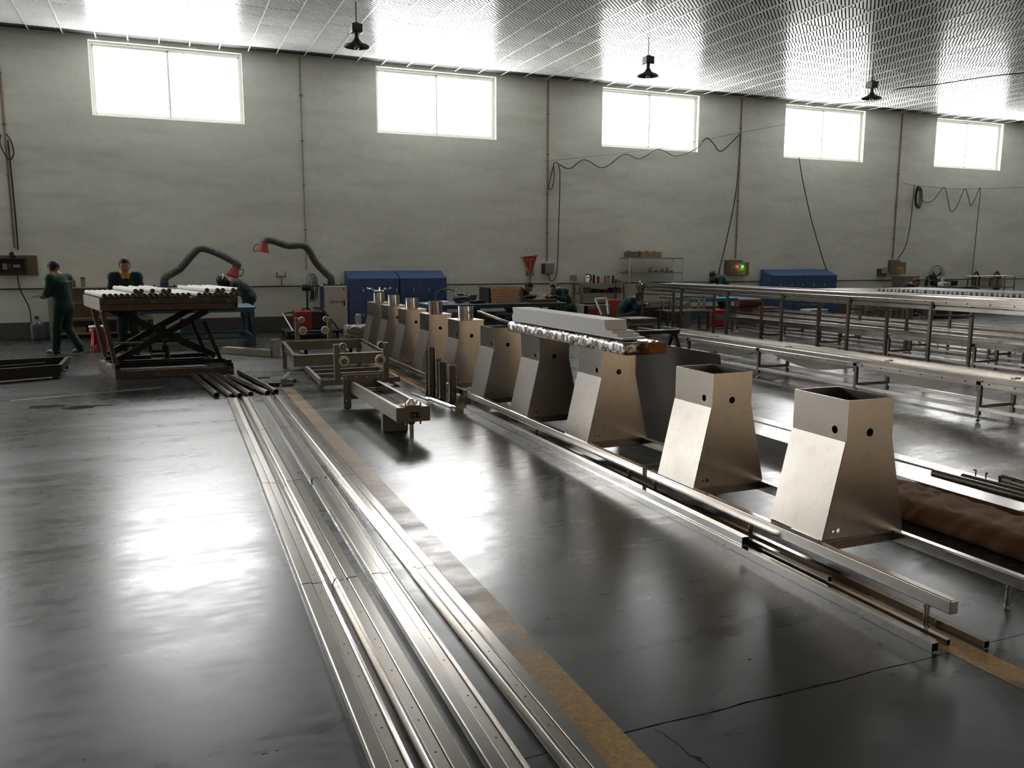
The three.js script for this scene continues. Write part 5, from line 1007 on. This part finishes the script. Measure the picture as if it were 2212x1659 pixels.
tag(mesh('steel_tray', [bx(21.4, 23.0, 0.82, 0.845, 1.28, 1.5), bx(21.4, 23.0, 0.6, 0.82, 1.46, 1.5), bx(21.42, 21.46, 0, 0.82, 1.3, 1.34), bx(22.94, 22.98, 0, 0.82, 1.3, 1.34)], M.sheetPlain), 'low steel counter in front of the far right worktable', 'counter');
fan(23.05, 1.12, 0.35, 0.36, 0.15, 'black industrial fan leaning by the wall at far right', true);
for (const [x, l] of [[25.2, 'left'], [26.2, 'right']]) tag(mesh('hose_coil', [new THREE.TorusGeometry(0.2, 0.03, 8, 28).scale(0.7, 1.5, 1).translate(x, 0.95, 0.08), new THREE.TorusGeometry(0.16, 0.03, 8, 28).scale(0.7, 1.5, 1).translate(x + 0.04, 0.92, 0.12)], std(0x3c382f, 0.8)), `${l} coil of dark hose hung on the wall pipe at far right`, 'hose', 'hose coils');
for (let i = 0; i < 5; i++) tag(mesh('drum', [cyl(0.14, 0.14, 0.5, 18).translate(17.1 + i * 0.46, 0.25, 3.0), new THREE.TorusGeometry(0.14, 0.012, 6, 24).rotateX(Math.PI / 2).translate(17.1 + i * 0.46, 0.5, 3.0), new THREE.TorusGeometry(0.14, 0.012, 6, 24).rotateX(Math.PI / 2).translate(17.1 + i * 0.46, 0.3, 3.0)], std(0x6d675c, 0.5, 0.4)), `wrapped grey drum, ${NTH[i]} from the left behind the low conveyors`, 'drum', 'drums behind the conveyors');
tag(mesh('gas_cylinder', [rod([20.2, 0.25, 2.6], [21.6, 0.25, 2.6], 0.24, 22), new THREE.SphereGeometry(0.235, 18, 12).translate(21.6, 0.25, 2.6)], std(0x55534d, 0.5, 0.4)), 'grey tank lying on the floor at far right', 'tank');
tag(mesh('carton', [rbx(15.9, 16.5, 0, 0.34, 2.2, 2.6, 0.006)], std(0x9b9893, 0.7)), 'pale carton in front of the wide blue lockers', 'carton');
// ---------------------------------------------------------------- people
function isoMesh(lo, hi, cell, fn) {                // surface where fn(x, y, z) = 0, inside negative
  const n = Math.ceil(Math.max(hi[0] - lo[0], hi[1] - lo[1], hi[2] - lo[2]) / cell / 2) * 2 + 4;
  const mc = new MarchingCubes(n, new THREE.MeshStandardMaterial(), false, false, 90000);
  mc.isolation = 0;
  const c = [0, 1, 2].map((i) => (lo[i] + hi[i]) / 2), half = n / 2;
  for (let k = 0; k < n; k++) for (let j = 0; j < n; j++) for (let i = 0; i < n; i++) mc.field[i + j * n + k * n * n] = -fn(c[0] + (i - half) * cell, c[1] + (j - half) * cell, c[2] + (k - half) * cell);
  mc.update();
  const g = new THREE.BufferGeometry(), p = new Float32Array(mc.count * 3);
  for (let i = 0; i < mc.count; i++) for (let a = 0; a < 3; a++) p[3 * i + a] = mc.positionArray[3 * i + a] * half * cell + c[a];
  g.setAttribute('position', new THREE.BufferAttribute(p, 3));
  const q = mergeVertices(g, 1e-5); q.computeVertexNormals();
  return q.toNonIndexed();
}
function capsule(px, py, pz, a, b, ra, rb) {        // distance to a tapered bone
  const bx_ = b[0] - a[0], by = b[1] - a[1], bz = b[2] - a[2], ax = px - a[0], ay = py - a[1], az = pz - a[2];
  const t = Math.max(0, Math.min(1, (ax * bx_ + ay * by + az * bz) / (bx_ * bx_ + by * by + bz * bz + 1e-9)));
  return Math.hypot(ax - bx_ * t, ay - by * t, az - bz * t) - (ra + (rb - ra) * t);
}
const smin = (a, b, k) => { const h = Math.max(0, k - Math.abs(a - b)) / k; return Math.min(a, b) - h * h * k * 0.25; };
function field(bones, k, grow = 0) { return (x, y, z) => { let d = 9; for (const [a, b, ra, rb] of bones) d = smin(d, capsule(x, y, z, a, b, ra + grow, rb + grow), k); return d; }; }
function bounds(bones, m) { const lo = [9, 9, 9], hi = [-9, -9, -9]; for (const [a, b, ra, rb] of bones) for (const [p, r] of [[a, ra], [b, rb]]) for (let i = 0; i < 3; i++) { lo[i] = Math.min(lo[i], p[i] - r - m); hi[i] = Math.max(hi[i], p[i] + r + m); } return [lo, hi]; }
function iso(bones, cell, k, grow = 0) { const [lo, hi] = bounds(bones, grow + 0.03); return isoMesh(lo, hi, cell, field(bones, k, grow)); }
const add3 = (a, b, s = 1) => [a[0] + b[0] * s, a[1] + b[1] * s, a[2] + b[2] * s];
function headGeo(c, pitch, yaw) {                   // face looks along +z before it is turned
  const f = (x, y, z) => {
    let d = Math.hypot(x / 0.078, (y - 0.02) / 0.105, (z + 0.012) / 0.098) - 1; d *= 0.08;
    d = smin(d, capsule(x, y, z, [0, -0.055, 0.03], [0, -0.085, 0.045], 0.052, 0.03), 0.05);                  // jaw
    d = smin(d, capsule(x, y, z, [0, 0.015, 0.085], [0, -0.022, 0.104], 0.010, 0.015), 0.02);                 // nose
    d = smin(d, capsule(x, y, z, [-0.035, 0.03, 0.083], [0.035, 0.03, 0.083], 0.012, 0.012), 0.02);           // brow
    d = smin(d, capsule(x, y, z, [-0.02, -0.052, 0.085], [0.02, -0.052, 0.085], 0.009, 0.009), 0.012);        // lips
    for (const s of [-1, 1]) {
      d = -smin(-d, Math.hypot(x - s * 0.032, y - 0.012, z - 0.102) - 0.017, 0.012);                          // eye sockets
      d = smin(d, Math.hypot(x - s * 0.032, y - 0.010, z - 0.078) - 0.013, 0.004);
      d = smin(d, capsule(x, y, z, [s * 0.079, 0.025, -0.01], [s * 0.079, -0.02, -0.004], 0.014, 0.009), 0.01);  // ears
    }
    return d;
  };
  return isoMesh([-0.11, -0.13, -0.13], [0.11, 0.14, 0.13], 0.0048, f).rotateX(pitch).rotateY(yaw).translate(...c);
}
function handGeo(w, dir, up, curl, mirror) {        // wrist, direction of the fingers, direction of the back of the hand
  const d = new THREE.Vector3(...dir).normalize(), u = new THREE.Vector3(...up), s = new THREE.Vector3().crossVectors(u, d).normalize(); u.crossVectors(d, s);
  if (mirror) s.multiplyScalar(-1);
  const P = (a, b, c) => new THREE.Vector3(...w).addScaledVector(s, a).addScaledVector(u, b).addScaledVector(d, c).toArray();
  const B = [[P(-0.02, 0, 0), P(-0.024, 0, 0.075), 0.018, 0.015], [P(0.02, 0, 0), P(0.024, 0, 0.075), 0.018, 0.014], [P(0, 0, -0.02), P(0, 0, 0.07), 0.020, 0.016]];
  [[-0.030, 0.068, 0.9], [-0.010, 0.078, 1], [0.010, 0.072, 0.95], [0.029, 0.055, 0.8]].forEach(([a, L]) => {
    const c1 = curl, c2 = curl * 2.0, p0 = P(a, 0, 0.075), p1 = P(a * 1.08, -Math.sin(c1) * L * 0.5, 0.075 + Math.cos(c1) * L * 0.5), p2 = P(a * 1.1, -Math.sin(c1) * L * 0.5 - Math.sin(c2) * L * 0.5, 0.075 + Math.cos(c1) * L * 0.5 + Math.cos(c2) * L * 0.5);
    B.push([p0, p1, 0.0095, 0.009], [p1, p2, 0.009, 0.0078]);
  });
  B.push([P(-0.028, -0.004, 0.015), P(-0.055, -0.016, 0.05), 0.013, 0.010], [P(-0.055, -0.016, 0.05), P(-0.050, -0.028, 0.085), 0.010, 0.008]);
  return iso(B, 0.0055, 0.010);
}
const skinMat = std(0x8d6650, 0.6), hairMat = std(0x14110f, 0.7), shoeMat = std(0x141414, 0.5), soleMat = std(0x9a9892, 0.7), greenMat = std(0x14332d, 0.85), greenTrim = std(0x4c6663, 0.8), trouserMat = std(0x152f2b, 0.85), collarMat = std(0xb9853a, 0.75);
function person(o) {                                // o: pose in local axes (facing +z), y up from the floor
  const t = thing('person', o.label, 'person', o.at, o.turn, 'workers in the hall');
  const p = o.pose, B = [];
  const sh = (s) => p.shoulder[s], limb = (arr, ra) => { for (let i = 0; i + 1 < arr.length; i++) B.push([arr[i], arr[i + 1], ra[i], ra[i + 1]]); };
  // body: one continuous skin
  limb([p.pelvis, p.waist, p.chest], [0.10, 0.095, 0.105]); B.push([add3(p.pelvis, [-0.06, 0, 0]), add3(p.pelvis, [0.06, 0, 0]), 0.085, 0.085], [sh(0), sh(1), 0.075, 0.075], [p.chest, p.neck, 0.10, 0.055], [p.neck, p.head, 0.055, 0.055]);
  for (const s of [0, 1]) { limb([sh(s), p.elbow[s], p.wrist[s]], [0.052, 0.040, 0.028]); limb([p.hip[s], p.knee[s], p.ankle[s]], [0.082, 0.056, 0.038]); limb([p.ankle[s], p.toe[s]], [0.038, 0.03]); }
  const hands = [0, 1].map((s) => { const d = new THREE.Vector3(...p.wrist[s]).sub(new THREE.Vector3(...p.elbow[s])).normalize().toArray(); return handGeo(p.wrist[s], d, p.palm ? p.palm[s] : [0, 1, 0], o.curl ?? 0.5, s === 1); });
  mesh('body', [iso(B, 0.016, 0.05), headGeo(p.head, o.headPitch ?? 0, o.headYaw ?? 0), ...hands], skinMat, t);
  // jacket
  const J = [[p.pelvis, p.waist, 0.142, 0.135], [p.waist, p.chest, 0.135, 0.145], [sh(0), sh(1), 0.088, 0.088], [p.chest, add3(p.neck, [0, -0.045, 0]), 0.12, 0.062], [add3(p.pelvis, [-0.05, -0.05, 0]), add3(p.pelvis, [0.05, -0.05, 0]), 0.135, 0.135]];
  for (const s of [0, 1]) J.push([sh(s), p.elbow[s], 0.068, 0.056], [p.elbow[s], p.wrist[s], 0.056, 0.046]);
  const jk = mesh('jacket', [iso(J, 0.014, 0.05)], o.jacket ?? greenMat, t);
  if (o.stripe) {                                    // pale piping across the shoulders
    const a = p.shoulder[0], b = p.shoulder[1], up = add3(p.chest, o.stripe);
    mesh('piping', [tube([add3(a, [0, -0.03, o.stripe[2] * 0.95]), up, add3(b, [0, -0.03, o.stripe[2] * 0.95])], 0.007, 24, 6)], greenTrim, jk);
  }
  if (o.collar) mesh('collar', [new THREE.TorusGeometry(0.072, 0.026, 8, 24).rotateX(Math.PI / 2 + 0.25).translate(...add3(p.neck, [0, 0.0, 0.005])), ...(o.collar === 2 ? [bar(add3(p.neck, [-0.05, 0.0, 0.06]), add3(p.neck, [-0.025, -0.09, 0.115]), 0.06, 0.012, [0, 0.5, 1]), bar(add3(p.neck, [0.05, 0.0, 0.06]), add3(p.neck, [0.025, -0.09, 0.115]), 0.06, 0.012, [0, 0.5, 1])] : [])], collarMat, jk);
  if (o.hem) mesh('hem_band', [iso([[add3(p.pelvis, [-0.05, -0.165, 0]), add3(p.pelvis, [0.05, -0.165, 0]), 0.10, 0.10]], 0.012, 0.02).applyMatrix4(new THREE.Matrix4().makeScale(1, 0.06, 1).setPosition(0, (p.pelvis[1] - 0.165) * 0.94, 0))], greenTrim, jk);
  const T = [[add3(p.pelvis, [-0.05, -0.03, 0]), add3(p.pelvis, [0.05, -0.03, 0]), 0.125, 0.125]];
  for (const s of [0, 1]) { const an = p.ankle[s]; T.push([p.hip[s], p.knee[s], 0.10, 0.076], [p.knee[s], add3(an, [0, 0.015, 0]), 0.076, 0.068]); }
  mesh('trousers', [iso(T, 0.015, 0.04)], o.trousers ?? trouserMat, t);
  for (const s of [0, 1]) {
    const h = [p.ankle[s][0], p.ankle[s][1] - 0.035, p.ankle[s][2]], q = p.toe[s];
    const back = add3(h, [(h[0] - q[0]) * 0.28, 0, (h[2] - q[2]) * 0.28]);
    const shoe = mesh('shoe', [iso([[back, q, 0.042, 0.036], [h, add3(h, [0, 0.05, 0]), 0.045, 0.045]], 0.009, 0.03)], shoeMat, t);
    mesh('sole', [iso([[add3(back, [0, -0.030, 0]), add3(q, [0, -0.024, 0]), 0.024, 0.022]].map((b) => b), 0.009, 0.02).applyMatrix4(new THREE.Matrix4())], soleMat, shoe);
  }
  // hair, cap or helmet
  const H = p.head, hp = o.headPitch ?? 0, hy = o.headYaw ?? 0, put = (g) => g.rotateX(hp).rotateY(hy).translate(...H);
  if (o.helmet) {
    mesh('welding_helmet', [put(isoMesh([-0.15, -0.2, -0.16], [0.15, 0.18, 0.19], 0.008, (x, y, z) => Math.max(Math.hypot(x / 0.115, (y + 0.01) / 0.155, (z - 0.01) / 0.14) - 1, -(z + 0.06)) * 0.1))], std(0x101011, 0.35), t);
    mesh('helmet_band', [put(new THREE.TorusGeometry(0.112, 0.012, 6, 26, Math.PI).rotateX(-Math.PI / 2 + 0.4).translate(0, 0.06, 0.03))], std(0xb9bcb9, 0.5), t);
  } else mesh('hair', [put(isoMesh([-0.12, -0.1, -0.14], [0.12, 0.16, 0.13], 0.0065, (x, y, z) => { let d = (Math.hypot(x / 0.088, (y - 0.03) / 0.108, (z + 0.018) / 0.106) - 1) * 0.09; d = Math.max(d, Math.min(0.052 - y, z - 0.005 - 0.25 * y), -(y + 0.065 + 0.3 * z)); return d + 0.004 * (vnoise(x * 70 + 99, z * 70 + y * 30 + 99, 512, 512, 3) - 0.5); }))], o.hair ?? hairMat, t);
  if (o.headset) mesh('headset', [put(new THREE.TorusGeometry(0.098, 0.010, 6, 24, Math.PI).translate(0, 0.025, 0)), put(cyl(0.035, 0.035, 0.025, 14).rotateZ(Math.PI / 2).translate(0.095, 0.0, 0)), put(cyl(0.035, 0.035, 0.025, 14).rotateZ(Math.PI / 2).translate(-0.095, 0.0, 0))], std(0xc9c6bd, 0.5), t);
  return t;
}
const walkPose = { pelvis: [0, 0.87, 0], waist: [0, 1.0, 0.01], chest: [0, 1.2, 0.04], neck: [0, 1.37, 0.09], head: [0, 1.475, 0.155], shoulder: [[0.165, 1.31, 0.05], [-0.165, 1.31, 0.05]], elbow: [[0.22, 1.06, 0.10], [-0.22, 1.06, 0.10]], wrist: [[0.10, 1.03, 0.31], [-0.08, 1.03, 0.31]], hip: [[0.085, 0.84, 0], [-0.085, 0.84, 0]], knee: [[0.09, 0.47, 0.09], [-0.09, 0.46, 0.04]], ankle: [[0.09, 0.095, 0.14], [-0.09, 0.13, -0.20]], toe: [[0.10, 0.055, 0.30], [-0.10, 0.055, -0.06]] };
person({ label: 'worker in green overalls walking left, head bowed over a paper', at: [-1.55, 0, 3.80], turn: -2.3, pose: walkPose, headPitch: 0.55, collar: 1, stripe: [0, 0.05, -0.155], curl: 0.7 });
tag(mesh('paper_slip', [new THREE.BoxGeometry(0.15, 0.004, 0.20).rotateX(0.25).rotateY(-2.3).translate(-1.985, 1.0, 3.41)], std(0xcfcdc6, 0.7)), 'small white paper slip held by the walking worker', 'paper');
const standPose = { pelvis: [0, 0.93, 0], waist: [0, 1.06, 0], chest: [0, 1.26, 0.01], neck: [0, 1.43, 0.02], head: [0, 1.545, 0.05], shoulder: [[0.18, 1.37, 0.0], [-0.18, 1.37, 0.0]], elbow: [[0.25, 1.12, 0.02], [-0.25, 1.12, 0.02]], wrist: [[0.22, 0.92, 0.16], [-0.22, 0.92, 0.16]], hip: [[0.09, 0.90, 0], [-0.09, 0.90, 0]], knee: [[0.10, 0.50, 0.02], [-0.10, 0.50, 0.02]], ankle: [[0.10, 0.095, 0], [-0.10, 0.095, 0]], toe: [[0.12, 0.075, 0.15], [-0.12, 0.075, 0.15]] };
person({ label: 'worker with yellow collar facing the camera behind the lift table', at: [-0.535, -0.02, 4.40], turn: 0.05, pose: standPose, headPitch: 0.1, collar: 2 });
const bendPose = { pelvis: [0, 0.86, -0.12], waist: [0, 0.98, -0.03], chest: [0, 1.09, 0.14], neck: [0, 1.16, 0.29], head: [0, 1.20, 0.40], shoulder: [[0.17, 1.12, 0.22], [-0.17, 1.12, 0.22]], elbow: [[0.22, 0.93, 0.33], [-0.22, 0.93, 0.33]], wrist: [[0.13, 0.86, 0.52], [-0.13, 0.86, 0.52]], hip: [[0.09, 0.83, -0.12], [-0.09, 0.83, -0.12]], knee: [[0.10, 0.46, -0.04], [-0.10, 0.46, -0.04]], ankle: [[0.10, 0.095, -0.10], [-0.10, 0.095, -0.10]], toe: [[0.12, 0.055, 0.05], [-0.12, 0.055, 0.05]] };
person({ label: 'welder in black helmet bending under the red extractor hood', at: [1.62, 0, 1.28], turn: -1.35, pose: bendPose, headPitch: 0.7, helmet: true, jacket: std(0x2f3434, 0.85) });
const leanPose = { ...bendPose, pelvis: [0, 0.58, -0.22], waist: [0, 0.70, -0.14], chest: [0, 0.85, 0.0], neck: [0, 0.94, 0.13], head: [0, 0.99, 0.24], shoulder: [[0.17, 0.90, 0.06], [-0.17, 0.90, 0.06]], elbow: [[0.23, 0.72, 0.16], [-0.23, 0.72, 0.16]], wrist: [[0.13, 0.79, 0.36], [-0.13, 0.79, 0.36]], hip: [[0.09, 0.56, -0.22], [-0.09, 0.56, -0.22]], knee: [[0.13, 0.50, 0.20], [-0.13, 0.50, 0.20]], ankle: [[0.13, 0.095, 0.12], [-0.13, 0.095, 0.12]], toe: [[0.14, 0.055, 0.27], [-0.14, 0.055, 0.27]] };
person({ label: 'seated worker with dark hair bowed over the workbench, facing right', at: [7.72, 0.02, 2.0], turn: 0.75, pose: leanPose, headPitch: 0.6, jacket: std(0x191d20, 0.85) });
person({ label: 'seated worker in green jacket with a headset, back turned to the right', at: [8.55, 0.02, 2.55], turn: -1.25, pose: leanPose, headPitch: 0.55, headset: true, hair: std(0x3a2617, 0.7), stripe: [0, 0.10, -0.08] });
person({ label: 'crouching worker in green behind the left end of the tall conveyor', at: [10.45, -0.22, 2.4], turn: 1.1, pose: { ...leanPose, ankle: [[0.13, 0.315, 0.02], [-0.13, 0.315, 0.02]], toe: [[0.14, 0.275, 0.17], [-0.14, 0.275, 0.17]], knee: [[0.15, 0.62, 0.28], [-0.15, 0.62, 0.28]], hip: [[0.09, 0.48, -0.16], [-0.09, 0.48, -0.16]], pelvis: [0, 0.50, -0.16] }, headPitch: 0.5 });
person({ label: 'worker in green bending low beyond the tall conveyor, below the signal lamps', at: [14.35, 0, 0.85], turn: -1.4, pose: bendPose, headPitch: 0.9, stripe: [0, 0.13, -0.02] });
person({ label: 'worker with reddish hair, only the head showing over the conveyor at right', at: [20.0, 0.02, 2.0], turn: 0.2, pose: leanPose, headPitch: 0.3, hair: std(0x331814, 0.7), jacket: std(0x25282a, 0.85) });
// stools the seated workers use
for (const [x, z, l] of [[7.57, 1.85, 'left'], [8.77, 2.47, 'right']]) {
  const t = thing('work_stool', `low round stool under the ${l} seated worker at the workbench`, 'stool', [x, 0, z], 0, 'stools at the workbench');
  mesh('seat', [cyl(0.16, 0.16, 0.03, 20).translate(0, 0.345, 0)], M.blackIron, t);
  for (let k = 0; k < 4; k++) { const a = k * Math.PI / 2 + 0.4; mesh('leg', [rod([0.17 * Math.cos(a), 0, 0.17 * Math.sin(a)], [0.10 * Math.cos(a), 0.33, 0.10 * Math.sin(a)], 0.012, 6)], M.blackIron, t); }
}
{
  const t = thing('work_stool', 'low stool under the worker at the far right', 'stool', [19.96, 0, 1.78], 0);
  mesh('seat', [cyl(0.16, 0.16, 0.03, 20).translate(0, 0.345, 0)], M.blackIron, t);
  for (let k = 0; k < 4; k++) { const a = k * Math.PI / 2 + 0.4; mesh('leg', [rod([0.17 * Math.cos(a), 0, 0.17 * Math.sin(a)], [0.10 * Math.cos(a), 0.33, 0.10 * Math.sin(a)], 0.012, 6)], M.blackIron, t); }
}
renderer.render(scene, camera);
